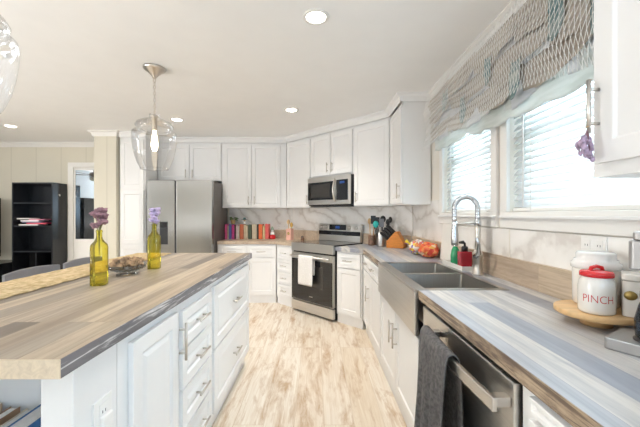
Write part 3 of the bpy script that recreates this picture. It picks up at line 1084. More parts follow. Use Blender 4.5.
bgd.add([(-0.376, 0.215, 0.9155), (0.376, 0.215, 0.9155), (0.376, 0.235, 1.155), (-0.376, 0.235, 1.155), (-0.376, 0.29, 0.9155), (0.376, 0.29, 0.9155), (0.376, 0.29, 1.155), (-0.376, 0.29, 1.155)],
        [(0, 1, 2, 3), (5, 4, 7, 6), (3, 2, 6, 7), (1, 0, 4, 5), (0, 3, 7, 4), (2, 1, 5, 6)])
bk = build('backguard', bgd, M['steel'], rg, local=True, bevel=0.004)


def bgy(z):
    return 0.215 + 0.02 * (z - 0.9155) / 0.2395


build('glass_band', MB().add([(-0.376, bgy(1.0) - 0.002, 1.0), (0.376, bgy(1.0) - 0.002, 1.0), (0.376, bgy(1.055) - 0.002, 1.055), (-0.376, bgy(1.055) - 0.002, 1.055),
                            (-0.376, bgy(1.0) + 0.004, 1.0), (0.376, bgy(1.0) + 0.004, 1.0), (0.376, bgy(1.055) + 0.004, 1.055), (-0.376, bgy(1.055) + 0.004, 1.055)],
                           [(0, 1, 2, 3), (7, 6, 5, 4), (3, 2, 6, 7), (0, 4, 5, 1), (0, 3, 7, 4), (1, 5, 6, 2)]), M['black_gloss'], bk, local=True)
pn = build('control_panel', MB().box(-0.175, 0.135, bgy(1.07) - 0.001, bgy(1.14) + 0.003, 1.07, 1.145), M['black_gloss'], bk, local=True)
build('display', MB().box(-0.055, 0.02, bgy(1.07) - 0.0018, bgy(1.1), 1.09, 1.125), M['display'], pn and bk, local=True)
for kx in (-0.325, -0.235, 0.19, 0.305):
    y = bgy(1.105)
    km = MB().tube([(kx, y, 1.105), (kx, y - 0.006, 1.1045), (kx, y - 0.028, 1.103)], 0.03, 20, radii=[0.03, 0.027, 0.022])
    km.box(kx - 0.004, kx + 0.004, y - 0.034, y - 0.02, 1.085, 1.121)
    build('knob', km, M['nickel'], bk, local=True)

# white dish towel on the oven handle
rows = []
yh = F0 - 0.048
prof = [(-0.020, 0.385), (-0.020, 0.55), (-0.018, 0.70), (-0.017, 0.745), (-0.012, 0.762), (0.0, 0.767), (0.012, 0.762), (0.018, 0.745), (0.020, 0.66), (0.022, 0.52)]
for i in range(25):
    u = i / 24
    x = -0.165 + 0.265 * u
    row = []
    for j, (dy, z) in enumerate(prof):
        hang = max(0, 0.75 - z)
        wob = 0.016 * sin(u * 9 + 0.5) * hang
        row.append(Vector((x, yh + dy - abs(wob) if j < 5 else yh + dy, z)))
    rows.append(row)
mxr = Matrix.Translation((*diag(0, 0.25), 0)) @ Matrix.Rotation(-pi / 4, 4, 'Z')
rows = [[mxr @ p for p in r] for r in rows]
tw = build('dish_towel', MB().sheet(rows), M['towel_white'], None, solid=0.004, subsurf=1, loc=tuple(mxr @ Vector((-0.03, yh, 0.75))))
tag(tw, 'white dish towel hanging on the oven door handle', 'towel')

# ------------------------------------------------------------------ microwave
mwx, mwy = diag(0.032, 0.24)
mw = thing('microwave', 'stainless steel over-the-range microwave above the stove', 'microwave', (mwx, mwy, 1.405), -pi / 4)
z0, z1 = 0.0, 0.385
build('body', MB().box(-0.378, 0.378, 0.004, 0.31, z0, z1), M['black_satin'], mw, local=True)
build('front_frame', MB().box(-0.379, 0.379, -0.028, 0.0035, 0.012, z1), M['steel'], mw, local=True, bevel=0.004)
dg = build('door_glass', MB().box(-0.362, 0.118, -0.031, -0.026, 0.075, 0.315), M['black_gloss'], mw, local=True)
build('window', MB().box(-0.30, 0.05, -0.0318, -0.03, 0.105, 0.285), M['oven_glass'], dg, local=True)
cpn = build('control_panel', MB().box(0.165, 0.352, -0.031, -0.026, 0.065, 0.325), M['black_gloss'], mw, local=True)
build('display', MB().box(0.22, 0.30, -0.0318, -0.03, 0.275, 0.305), M['display'], cpn, local=True)
hp = []
for k in range(17):
    u = k / 16
    hp.append((0.142, -0.036 - 0.036 * sin(pi * u), 0.05 + 0.29 * u))
build('handle', MB().tube(hp, 0.013, 12), M['nickel'], mw, local=True)
build('vent', MB().box(-0.35, 0.35, 0.01, 0.29, -0.014, -0.0005), M['black_satin'], mw, local=True)

# ------------------------------------------------------------------ fridge
fr = thing('refrigerator', 'stainless steel side-by-side refrigerator with water dispenser', 'refrigerator', (-1.9, 4.8, 0))
FL, FR, FD, FT = -2.352, -1.440, 4.45, 1.765
build('cabinet', MB().box(FL + 0.003, FR - 0.003, FD + 0.085, 5.24, 0.02, FT - 0.01), M['fridge_side'], fr, bevel=0.003)
sm = -1.955
fdl = build('door', MB().box(FL, sm - 0.004, FD, FD + 0.078, 0.06, FT), M['fridge_steel'], fr, bevel=0.01, seg=3)
fdr = build('door', MB().box(sm + 0.012, FR, FD, FD + 0.078, 0.06, FT), M['fridge_steel'], fr, bevel=0.01, seg=3)
build('handle', MB().box(sm - 0.0035, sm + 0.0115, FD + 0.012, FD + 0.06, 0.07, FT - 0.012), M['black_satin'], fr)['label'] = 'black recessed grip between the doors'
dp = build('dispenser', MB().box(-2.165, -2.055, FD - 0.004, FD + 0.004, 0.87, 1.185), M['black_satin'], fdl, bevel=0.002)
build('dispenser_panel', MB().box(-2.158, -2.062, FD - 0.007, FD - 0.003, 1.10, 1.175), M['black_gloss'], fdl)
build('grille', MB().box(FL + 0.01, FR - 0.01, FD + 0.05, FD + 0.0845, 0.0, 0.055), M['black_satin'], fr)

# ================================================================== LIGHTS IN THE ROOM
dl = [((0.0, 1.918), 'round recessed ceiling light nearest the camera'),
      ((-0.277, 3.62), 'round recessed ceiling light in front of the range'),
      ((-1.73, 3.99), 'round recessed ceiling light in front of the fridge'),
      ((-4.07, 4.28), 'round recessed ceiling light above the living area at left')]
proto = None
for (x, y), lab in dl:
    if proto is None:
        proto = thing('recessed_light', lab, 'ceiling light', (x, y, CEIL), 0, 'recessed ceiling lights')
        build('trim_ring', MB().lathe([(0.058, -0.002), (0.06, -0.006), (0.078, -0.004), (0.080, -0.0005), (0.058, -0.0005)], 32, close=False), M['trim_paint'], proto, local=True)
        build('lens', MB().lathe([(0.0, -0.0042), (0.03, -0.004), (0.058, -0.002), (0.058, -0.0008), (0.0, -0.0008)], 32), M['lens'], proto, local=True)
        ld = bpy.data.lights.new('downlight', 'SPOT')
        ld.energy = DOWNLIGHT_W
        ld.color = (1.0, 0.93, 0.83)
        ld.spot_size = radians(135)
        ld.spot_blend = 1.0
        ld.shadow_soft_size = 0.06
        lo = bpy.data.objects.new('downlight', ld)
        COL.objects.link(lo)
        lo.parent = proto
        lo.location = (0, 0, -0.02)
    else:
        dup(proto, (x, y, CEIL), None, lab)


def pendant(x, y, label):
    t = thing('pendant_light', label, 'pendant light', (x, y, CEIL), 0, 'glass pendants over the island')
    build('canopy', MB().lathe([(0.012, -0.085), (0.016, -0.075), (0.03, -0.06), (0.05, -0.038), (0.075, -0.02), (0.084, -0.012), (0.084, -0.001)], 32), M['nickel'], t, local=True)
    ch = MB()
    z = -0.09
    for k in range(11):
        a = (k % 2) * pi / 2
        pts = []
        for j in range(15):
            q = 2 * pi * j / 14
            pts.append((0.0085 * cos(q) * cos(a), 0.0085 * cos(q) * sin(a), z - 0.012 + 0.017 * sin(q)))
        ch.tube(pts, 0.0022, 6)
        z -= 0.026
    ch.tube([(0.006, 0.004, -0.08), (0.004, -0.005, -0.2), (0.0, 0.0, -0.385)], 0.0022, 6)
    build('chain', ch, M['nickel'], t, local=True)
    so = build('socket', MB().lathe([(0.01, -0.375), (0.028, -0.385), (0.030, -0.40), (0.022, -0.405), (0.020, -0.50), (0.014, -0.505)], 24), M['nickel'], t, local=True)
    # clear glass: small neck, flattened dome, flared shoulder tapering to an open foot
    prof = [(0.034, -0.365), (0.040, -0.380), (0.038, -0.400), (0.050, -0.412), (0.090, -0.425), (0.128, -0.445), (0.142, -0.468), (0.134, -0.492), (0.128, -0.502),
            (0.146, -0.508), (0.162, -0.522), (0.166, -0.55), (0.163, -0.60), (0.155, -0.66), (0.142, -0.72), (0.124, -0.77), (0.108, -0.80), (0.103, -0.812)]
    build('glass_shade', MB().lathe(prof, 48, close=False), M['pendant_glass'], t, local=True)
    build('glass_rim', MB().lathe([(0.101, -0.810), (0.106, -0.812), (0.104, -0.817), (0.100, -0.816), (0.101, -0.810)], 40, close=False), M['pendant_glass'], t, local=True)
    build('bulb', MB().lathe([(0.0, -0.675), (0.012, -0.67), (0.022, -0.65), (0.026, -0.62), (0.022, -0.57), (0.014, -0.53), (0.013, -0.506)], 20), M['bulb'], so, local=True)
    return t


pd = pendant(-1.30, 2.585, 'clear glass pendant light above the far end of the island')
dup(pd, (-1.285, 1.15, CEIL), None, 'clear glass pendant light cut by the left edge of the photo')

# ================================================================== WINDOW DRESSING


def blind(label, y0, y1):
    t = thing('window_blind', label, 'window blind', (WX + 0.035, (y0 + y1) / 2, WZ0), 0, 'white slatted window blinds')
    n = 22
    pit = (WZ1 - 0.06 - (WZ0 + 0.03)) / n
    sl = MB()
    for k in range(n):
        z = WZ0 + 0.045 + pit * k
        a = radians(52)
        dx, dz = 0.024 * cos(a), 0.024 * sin(a)
        rows = []
        for s in range(5):
            u = -1 + 2 * s / 4
            cr = 0.003 * (1 - u * u)
            rows.append([(WX + 0.033 + dx * u - cr * sin(a), y, z + dz * u + cr * cos(a)) for y in (y0 + 0.006, y1 - 0.006)])
        sl.sheet(rows)
    build('slats', sl, M['blind'], t, solid=0.0025)
    build('headrail', MB().box(WX + 0.005, WX + 0.06, y0 + 0.004, y1 - 0.004, WZ1 - 0.05, WZ1 - 0.002), M['trim_paint'], t)
    build('bottom_rail', MB().box(WX + 0.012, WX + 0.056, y0 + 0.006, y1 - 0.006, WZ0 + 0.003, WZ0 + 0.022), M['trim_paint'], t, bevel=0.002)
    for s in (0.14, 0.86):
        yy = y0 + (y1 - y0) * s
        build('ladder_cord', MB().tube([(WX + 0.009, yy, WZ0 + 0.01), (WX + 0.009, yy, WZ1 - 0.05)], 0.0013, 6), M['trim_paint'], t)
    build('tilt_wand', MB().tube([(WX + 0.004, y1 - 0.11, WZ0 + 0.03), (WX + 0.006, y1 - 0.11, WZ1 - 0.05)], 0.004, 8), M['trim_paint'], t)
    return t


blind('lowered white blind in the smaller far window', W1[0], W1[1])
blind('lowered white blind in the wide window above the canisters', W2[0], W2[1])

# swagged valance: tiers of ruffled cloth under a diamond net
VY0, VY1 = 1.0, 2.93
vt = thing('window_valance', 'taupe and teal ruffled valance under white fishnet across both windows', 'curtain', (1.06, 2.0, 2.38))
build('mounting_board', MB().box(1.05, WX - 0.023, VY0, VY1, 2.325, 2.35), M['trim_paint'], vt)
cl_taupe = cloth('taupe_valance_cloth', (0.50, 0.44, 0.38), (0.66, 0.60, 0.53), scale=3.5, transl=0.35, stretch=(1, 1, 7), bump=0.2)
cl_teal = cloth('teal_grey_valance_cloth', (0.22, 0.34, 0.35), (0.60, 0.62, 0.58), scale=2.6, transl=0.3, stretch=(1, 1.5, 3), bump=0.2)
cl_sheer = cloth('pale_green_sheer', (0.68, 0.71, 0.68), (0.80, 0.82, 0.80), scale=5, transl=0.4, stretch=(1, 1, 6), bump=0.2)
cl_white = cloth('white_valance_cloth', (0.80, 0.81, 0.84), (0.88, 0.89, 0.91), scale=4, transl=0.5, bump=0.2)


def tier(name, material, x, ztop, drop, sag, n_sw, phase, ruff, y0=VY0, y1=VY1, seed=0.0, rag=0.25):
    NY, NZ = 210, 26
    rows = []
    for j in range(NZ + 1):
        v = j / NZ
        row = []
        for i in range(NY + 1):
            u = i / NY
            y = y0 + (y1 - y0) * u
            sw = abs(sin(pi * (u * n_sw + phase)))
            nz = noise.noise(Vector((y * 4.1, seed, 0))) + 0.5 * noise.noise(Vector((y * 13.0, seed, 3)))
            d = drop * (1 - 0.5 * rag + rag * nz) + sag * sw
            tilt = 0.10 * (((u * n_sw + phase) % 1.0) - 0.5) * (1 if sag else 0)
            z = ztop + 0.015 * noise.noise(Vector((y * 2.3, seed + 5, 0))) - d * v - tilt * 0.5 * (0.3 + v) - 0.065 * (1 - u if y1 - y0 > 0.5 else (VY1 - y) / (VY1 - VY0)) * v
            fold = noise.noise(Vector((y * 3.0, z * 34 + seed * 3, seed))) + 0.6 * noise.noise(Vector((y * 8.0, z * 60, seed + 2)))
            xx = x - ruff * (0.5 + 0.55 * fold) * sin(pi * min(1, v * 1.05 + 0.05)) - 0.008 * sin(y * 24 + seed + v * 2) * v - 0.012 * v
            row.append((xx, y, z))
        rows.append(row)
    return build(name, MB().sheet(rows), material, vt, solid=0.0015)


tier('sheer_layer', cl_sheer, 1.092, 2.33, 0.49, 0.0, 3.0, 0.2, 0.010, seed=1.0, rag=0.06)
tier('white_layer', cl_white, 1.083, 2.33, 0.40, 0.02, 4.0, 0.25, 0.010, seed=3.3, rag=0.12)
tier('cloth_tier', cl_taupe, 1.068, 2.06, 0.075, 0.05, 4.3, 0.55, 0.026, seed=2.0, rag=0.4)
tier('cloth_tier', cl_taupe, 1.058, 2.20, 0.08, 0.055, 3.7, 0.15, 0.028, seed=4.6, rag=0.4)
tier('cloth_tier', cl_taupe, 1.050, 2.345, 0.10, 0.055, 4.6, 0.35, 0.028, seed=6.2, rag=0.4)
for k, (ya, zt, ln) in enumerate(((1.12, 2.20, 0.17), (1.34, 2.29, 0.17), (1.62, 2.10, 0.15), (1.88, 2.27, 0.16), (2.22, 2.13, 0.14), (2.52, 2.28, 0.15))):
    tier('cloth_swag', cl_teal, 1.040, zt, ln, 0.03, 1.0, 0.0, 0.018, ya, ya + 0.075, seed=8.0 + k, rag=0.2)
net = MB()
NP, NR = 80, 12
dy = (VY1 - VY0) / NP
dzr = 0.46 / NR


def netp(i, r):
    y = VY0 + dy * i
    v = r / NR
    x = 1.000 - 0.014 * sin(v * 9 + y * 6) - 0.016 * v
    return Vector((x, y, 2.355 - (0.46 + 0.05 * (VY1 - y) / (VY1 - VY0)) * v - 0.03 * v * sin(y * 7)))


for r in range(NR):
    for i in range(NP):
        a = netp(i + (0.5 if r % 2 else 0), r)
        for s in (-0.5, 0.5):
            j = i + (0.5 if r % 2 else 0) + s
            if 0 <= j <= NP:
                net.tube([a, netp(j, r + 1)], 0.0014, 4)
build('fishnet', net, mat('white_net_cord', (0.86, 0.86, 0.85), rough=0.8), vt)['label'] = 'white diamond net overlay'

# ================================================================== ON THE ISLAND
rows = []
for i in range(61):
    y = 0.80 + (2.74 - 0.80) * i / 60
    sc = 0.012 * abs(sin(y * 26))
    rows.append([(-1.245 + sc, y, IT + 0.004), (-1.33, y, IT + 0.0055), (-1.43, y, IT + 0.0055), (-1.515 - sc, y, IT + 0.004)])
tag(build('table_runner', MB().sheet(rows), M['jute'], None, solid=0.006, loc=(-1.38, 1.77, IT)), 'woven jute runner along the far side of the island', 'table runner')


def bottle(x, y, h, hw, label):
    t = thing('glass_bottle', label, 'bottle', (x, y, IT + 0.0005), 0.15, 'yellow bottles on the island')
    prof = [(0.0, 0.002), (0.85, 0.0), (1.0, 0.006), (1.0, 0.25), (1.0, 0.68), (0.94, 0.735), (0.68, 0.79), (0.46, 0.835), (0.40, 0.87), (0.38, 0.95), (0.44, 0.955), (0.44, 0.98), (0.38, 1.0)]
    mb = MB()
    seg = 40
    v, f = [], []
    n = len(prof)
    for k in range(seg):
        a = 2 * pi * k / seg
        for (r, z) in prof:
            sq = 1.0
            if r > 0.7:                         # squarish body with rounded corners
                c, s = abs(cos(a)), abs(sin(a))
                sq = 1.0 / ((c ** 5 + s ** 5) ** 0.2)
                sq = 1 + (sq - 1) * (r - 0.6) / 0.4
            v.append((hw * r * sq * cos(a), hw * r * sq * sin(a), h * z))
    for k in range(seg):
        k2 = (k + 1) % seg
        for i in range(n - 1):
            f.append((k * n + i, k2 * n + i, k2 * n + i + 1, k * n + i + 1))
    mb.add(v, f, True)
    build('bottle_body', mb, M['yellow_glass'], t, local=True)
    return t


def bouquet(x, y, z, material, label, seed, sc=1.0):
    t = thing('dried_flowers', label, 'flowers', (x, y, z))
    st = MB()
    fl = MB()
    rnd = random.Random(seed)
    for k in range(9):
        a = rnd.uniform(0, 2 * pi)
        r = rnd.uniform(0.004, 0.019) * sc
        hh = rnd.uniform(0.012, 0.092) * sc
        st.tube([(0, 0, -0.12), (0.2 * r * cos(a), 0.2 * r * sin(a), -0.01), (r * cos(a), r * sin(a), hh)], 0.0015, 5)
        fl.ball((r * cos(a), r * sin(a), hh), 0.016 * sc, 12, 8, (1, 1, 0.8), bumpy=0.9, seed=seed + k)
        for q in range(5):
            b = 2 * pi * q / 5 + k
            fl.ball((r * cos(a) + 0.012 * sc * cos(b), r * sin(a) + 0.012 * sc * sin(b), hh + 0.003), 0.009 * sc, 8, 6, (1, 1, 0.7), bumpy=0.6, seed=k + q)
    build('stems', st, M['stem'], t, local=True)
    build('petals', fl, material, t, local=True)
    return t


bottle(-1.03, 1.525, 0.262, 0.0315, 'near yellow glass bottle holding mauve dried flowers')
bouquet(-1.03, 1.525, IT + 0.264, M['mauve'], 'dark mauve dried flowers in the nearer yellow bottle', 3, 1.1)
bottle(-1.0, 1.985, 0.275, 0.0335, 'far yellow glass bottle holding a lilac flower')
bouquet(-1.0, 1.985, IT + 0.277, M['lilac'], 'pale lilac flowers in the farther yellow bottle', 11, 1.0)

dx_, dy_ = -1.06, 1.80
dish = thing('glass_dish', 'footed clear glass dish of potpourri between the two yellow bottles', 'dish', (dx_, dy_, IT + 0.0005))
build('foot', MB().lathe([(0.052, 0.0), (0.053, 0.004), (0.03, 0.008), (0.020, 0.012), (0.020, 0.016)], 32), M['dish_glass'], dish, local=True)
build('bowl', MB().lathe([(0.018, 0.016), (0.065, 0.020), (0.092, 0.034), (0.100, 0.056), (0.097, 0.056), (0.089, 0.038), (0.063, 0.025), (0.0, 0.022)], 40, close=False), M['dish_glass'], dish, local=True)
pp = MB()
rnd = random.Random(5)
for k in range(44):
    a, r = rnd.uniform(0, 2 * pi), 0.072 * sqrt(rnd.random())
    zz_ = 0.052 + rnd.uniform(0.0, 0.042) * (1.2 - r / 0.075)
    pp.ball((r * cos(a), r * sin(a), zz_), rnd.uniform(0.012, 0.020), 10, 7, (1, rnd.uniform(0.5, 1), rnd.uniform(0.6, 1.1)), bumpy=1.7, seed=k)
o = build('dried_potpourri', pp, M['potpourri'], None, local=True)
o.location = (dx_, dy_, IT + 0.0005)
tag(o, 'brown potpourri of petals and cones heaped in the glass dish', 'potpourri', None, 'stuff')

# outlet in the island side
def outlet(name, label, loc, rz, w, h, n, mat_plate=None):
    t = thing(name, label, 'outlet', loc, rz)
    build('cover_plate', MB().box(-w / 2, w / 2, -0.006, 0, -h / 2, h / 2), M['outlet'], t, local=True, bevel=0.002)
    for k in range(n):
        cx = (k - (n - 1) / 2) * w / n
        s = build('receptacle', MB().box(cx - 0.017, cx + 0.017, -0.008, -0.0055, -h * 0.38, h * 0.38), M['outlet'], t, local=True, bevel=0.001)
        for zz_ in (-0.02, 0.02):
            for xx in (-0.006, 0.006):
                build('slot', MB().box(cx + xx - 0.0012, cx + xx + 0.0012, -0.0084, -0.0078, zz_ - 0.004, zz_ + 0.004), M['slot'], s, local=True)
    return t


q = isl(0.105, 0)
t = outlet('island_outlet', 'white outlet with a plugged adapter on the island end', (q[0], q[1], 0.70), IRZ, 0.075, 0.118, 1)
build('adapter', MB().box(-0.022, 0.022, -0.022, -0.0085, -0.03, 0.012), M['outlet'], t, local=True, bevel=0.004)
outlet('wall_outlet', 'white double outlet on the marble behind the canisters', (WX - 0.0125, 1.30, 1.14), -pi / 2, 0.118, 0.115, 2)
outlet('wall_outlet', 'wide white outlet on the back splashback beside the books', (-0.56, BY - 0.0125, 1.075), 0, 0.19, 0.10, 2)

# books in the end bookcase (their tops show under the worktop)
bcols = [('yellow green', (0.42, 0.42, 0.03), 0.452, 0.030, 0.225), ('red', (0.4, 0.05, 0.05), 0.40, 0.028, 0.205), ('tan', (0.50, 0.36, 0.24), 0.345, 0.04, 0.20), ('brown', (0.34, 0.20, 0.12), 0.285, 0.03, 0.19),
         ('blue', (0.06, 0.16, 0.34), 0.17, 0.055, 0.205), ('cream', (0.7, 0.62, 0.5), 0.235, 0.03, 0.185)]


def book(name, label, cat, w, d, h, col, loc, rz, group, lean=0.0):
    t = thing(name, label, cat, loc, rz, group)
    m = mat('book_cover_' + '_'.join(label.split()[:2]), col, rough=0.45, vary=0.1, vscale=25)
    mx = Matrix.Rotation(lean, 4, 'Y')
    c = MB()
    c.box(-w / 2, -w / 2 + 0.002, -d / 2, d / 2, 0, h, mx)
    c.box(w / 2 - 0.002, w / 2, -d / 2, d / 2, 0, h, mx)
    c.box(-w / 2, w / 2, -d / 2, -d / 2 + 0.003, 0, h, mx)
    build('cover', c, m, t, local=True)
    build('pages', MB().box(-w / 2 + 0.002, w / 2 - 0.002, -d / 2 + 0.003, d / 2 - 0.004, 0.003, h - 0.004, mx), M['towel_white'], t, local=True)
    return t


for nm, col, inn, th, hh in bcols:
    q = isl(0.075, inn)
    book('book', nm + ' book standing in the open end of the island', 'book', th, 0.13, hh, col, (q[0], q[1], 0.5185), -TH, 'books in the island bookcase')

# ================================================================== CHAIRS BEHIND THE ISLAND


def chair(x, y, label):
    t = thing('dining_chair', label, 'chair', (x, y, 0), pi / 2, 'grey chairs behind the island')
    # local +x along the back, local -y toward the room behind
    rail = []
    for k in range(13):
        u = -1 + k / 6
        rail.append((0.225 * u, 0.02 * (1 - u * u), 0.872 + 0.014 * (1 - u * u)))
    rb = MB()
    v, f = [], []
    for (px, py, pz) in rail:
        v += [(px, py - 0.012, pz - 0.04), (px, py + 0.012, pz - 0.04), (px, py + 0.014, pz + 0.02), (px, py - 0.010, pz + 0.02)]
    for i in range(12):
        for j in range(4):
            j2 = (j + 1) % 4
            f.append((i * 4 + j, i * 4 + j2, i * 4 + 4 + j2, i * 4 + 4 + j))
    f += [(3, 2, 1, 0), (48, 49, 50, 51)]
    rb.add(v, f)
    build('top_rail', rb, M['stool'], t, local=True, bevel=0.006)
    for s in (-0.2, 0.2):
        build('back_post', MB().tube([(s, 0.0, 0.0), (s, -0.03, 0.45), (s, 0.0, 0.84)], 0.015, 10), M['stool'], t, local=True)
        build('leg', MB().tube([(s, -0.42, 0.0), (s, -0.40, 0.44)], 0.015, 10), M['stool'], t, local=True)
    for s in (-0.1, 0.0, 0.1):
        build('slat', MB().tube([(s, -0.03, 0.47), (s, -0.005, 0.65), (s, 0.015, 0.84)], 0.009, 8), M['stool'], t, local=True)
    build('seat', MB().box(-0.215, 0.215, -0.43, 0.005, 0.44, 0.47), M['stool'], t, local=True, bevel=0.012)
    return t


c1 = chair(-2.02, 2.30, 'grey chair back at left, nearer of two behind the island')
dup(c1, (-2.02, 2.80, 0), pi / 2, 'grey chair back farther along, behind the yellow bottle')

# ================================================================== LIVING AREA AT LEFT
bs = thing('bookshelf', 'tall open black bookshelf against the cream wall', 'bookshelf', (-4.375, 5.1, 0))
bx0, bx1, by0, by1, bh = -4.69, -4.06, 4.95, 5.235, 1.78
build('side_panel', MB().box(bx0, bx0 + 0.02, by0, by1, 0, bh), M['black_laminate'], bs)
build('side_panel', MB().box(bx1 - 0.02, bx1, by0, by1, 0, bh), M['black_laminate'], bs)
build('back_panel', MB().box(bx0 + 0.02, bx1 - 0.02, by1 - 0.008, by1, 0, bh), M['black_laminate'], bs)
build('top_panel', MB().box(bx0 + 0.0205, bx1 - 0.0205, by0, by1 - 0.0085, bh - 0.022, bh), M['black_laminate'], bs)
for z in (0.04, 0.37, 0.70, 1.092, 1.45):
    build('shelf', MB().box(bx0 + 0.0205, bx1 - 0.0205, by0 + 0.004, by1 - 0.0085, z, z + 0.022), M['black_laminate'], bs)
build('divider', MB().box(-4.335, -4.32, by0 + 0.01, by1 - 0.009, 0.3925, 0.6995), M['black_laminate'], bs)
build('hook', MB().tube([(bx1, by0 + 0.12, 1.60), (bx1 + 0.012, by0 + 0.12, 1.60), (bx1 + 0.014, by0 + 0.12, 1.575)], 0.006, 8), M['poly_white'], bs)
zz_ = 1.1145
for k, (col, w_, h_, off, lab) in enumerate([((0.70, 0.68, 0.66), 0.30, 0.020, 0.0, 'white folded paper stack at the bottom of the shelf pile'),
                                          ((0.50, 0.06, 0.10), 0.30, 0.022, 0.12, 'red magazine low in the shelf pile'),
                                          ((0.12, 0.13, 0.20), 0.30, 0.018, 0.05, 'navy magazine in the middle of the shelf pile'),
                                          ((0.66, 0.62, 0.66), 0.28, 0.022, 0.03, 'pale mauve magazine high in the shelf pile'),
                                          ((0.55, 0.20, 0.30), 0.24, 0.014, 0.16, 'pink magazine near the top of the shelf pile'),
                                          ((0.68, 0.67, 0.64), 0.20, 0.016, -0.03, 'white booklet topmost of the shelf pile')]):
    mm = mat('magazine_%d' % k, col, rough=0.5, vary=0.1)
    x0 = bx0 + 0.075 + off
    o = build('magazine', MB().box(x0, x0 + w_, by0 + 0.03, by0 + 0.22, zz_, zz_ + h_), mm, None, bevel=0.002, loc=(x0 + w_ / 2, by0 + 0.12, zz_))
    tag(o, lab, 'magazine', 'magazines on the black bookshelf')
    zz_ += h_ + 0.0004

ts = thing('tv_stand', 'low black television stand left of the bookshelf', 'tv stand', (-5.3, 5.0, 0))
build('cabinet', MB().box(-5.85, -4.72, 4.78, 5.2, 0.08, 0.52), M['black_laminate'], ts)
build('top_panel', MB().box(-5.87, -4.70, 4.76, 5.22, 0.5205, 0.55), M['black_laminate'], ts, bevel=0.003)
build('plinth', MB().box(-5.83, -4.74, 4.82, 5.18, 0.0, 0.0795), M['black_satin'], ts)
tv = thing('television', 'flat black television at the left edge above its stand', 'television', (-5.5, 5.0, 0.55))
build('screen', MB().box(-6.05, -4.935, 5.0, 5.03, 0.63, 1.54), M['black_gloss'], tv, bevel=0.004)
build('stand_foot', MB().box(-5.7, -5.3, 4.9, 5.12, 0.5505, 0.565), M['black_satin'], tv, bevel=0.003)
build('stand_neck', MB().box(-5.55, -5.45, 5.0, 5.03, 0.565, 0.63), M['black_satin'], tv)

mi = thing('wall_mirror', 'tall narrow mirror hung on the white door', 'mirror', (-3.74, BY - 0.021, 1.45))
mx0, mx1, mz0, mz1 = -3.945, -3.34, 0.865, 2.03
mf = MB()
ym0, ym1 = BY - 0.036, BY - 0.0205
mf.box(mx0, mx0 + 0.02, ym0, ym1, mz0, mz1)
mf.box(mx1 - 0.02, mx1, ym0, ym1, mz0, mz1)
mf.box(mx0 + 0.02, mx1 - 0.02, ym0, ym1, mz0, mz0 + 0.02)
mf.box(mx0 + 0.02, mx1 - 0.02, ym0, ym1, mz1 - 0.02, mz1)
build('frame', mf, M['trim_paint'], mi)
build('mirror_glass', MB().box(mx0 + 0.0201, mx1 - 0.0201, ym0 + 0.004, ym1, mz0 + 0.0201, mz1 - 0.0201), M['mirror'], mi)
# what the mirror shows: a dark wardrobe and a fan in the living room
wd = thing('wardrobe', 'dark tall cabinet seen only in the mirror on the door', 'cabinet', (-5.9, 2.35, 0))
build('body', MB().box(-6.18, -5.75, 2.05, 2.55, 0.06, 1.70), M['black_laminate'], wd)
build('door', MB().box(-5.7495, -5.73, 2.055, 2.545, 0.08, 1.69), M['black_laminate'], wd)
build('plinth', MB().box(-6.16, -5.77, 2.07, 2.53, 0.0, 0.0595), M['black_satin'], wd)
cf = thing('ceiling_fan', 'white ceiling fan with a light bowl, reflected in the mirror', 'ceiling fan', (-5.35, 2.75, CEIL))
build('canopy', MB().lathe([(0.03, -0.06), (0.06, -0.03), (0.065, -0.001)], 24), M['machine_grey'], cf, local=True)
build('downrod', MB().cyl((0, 0, -0.06), (0, 0, -0.17), 0.012, 10), M['machine_grey'], cf, local=True)
build('motor', MB().lathe([(0.03, -0.29), (0.09, -0.27), (0.10, -0.22), (0.08, -0.18), (0.02, -0.165)], 28), M['machine_grey'], cf, local=True)
build('light_bowl', MB().lathe([(0.0, -0.38), (0.05, -0.37), (0.085, -0.335), (0.09, -0.30), (0.04, -0.288)], 24), mat('frosted_bowl', (0.75, 0.85, 0.82), rough=0.3), cf, local=True)
for k in range(5):
    a = 2 * pi * k / 5 + 0.3
    mx = Matrix.Rotation(a, 4, 'Z') @ Matrix.Rotation(radians(12), 4, 'X')
    mx.translation = (0, 0, -0.235)
    build('blade', MB().prism([(0.09, -0.035), (0.2, -0.06), (0.60, -0.07), (0.63, -0.03), (0.63, 0.03), (0.60, 0.07), (0.2, 0.06), (0.09, 0.035)], -0.004, 0.004, mx), M['stool'], cf, local=True)

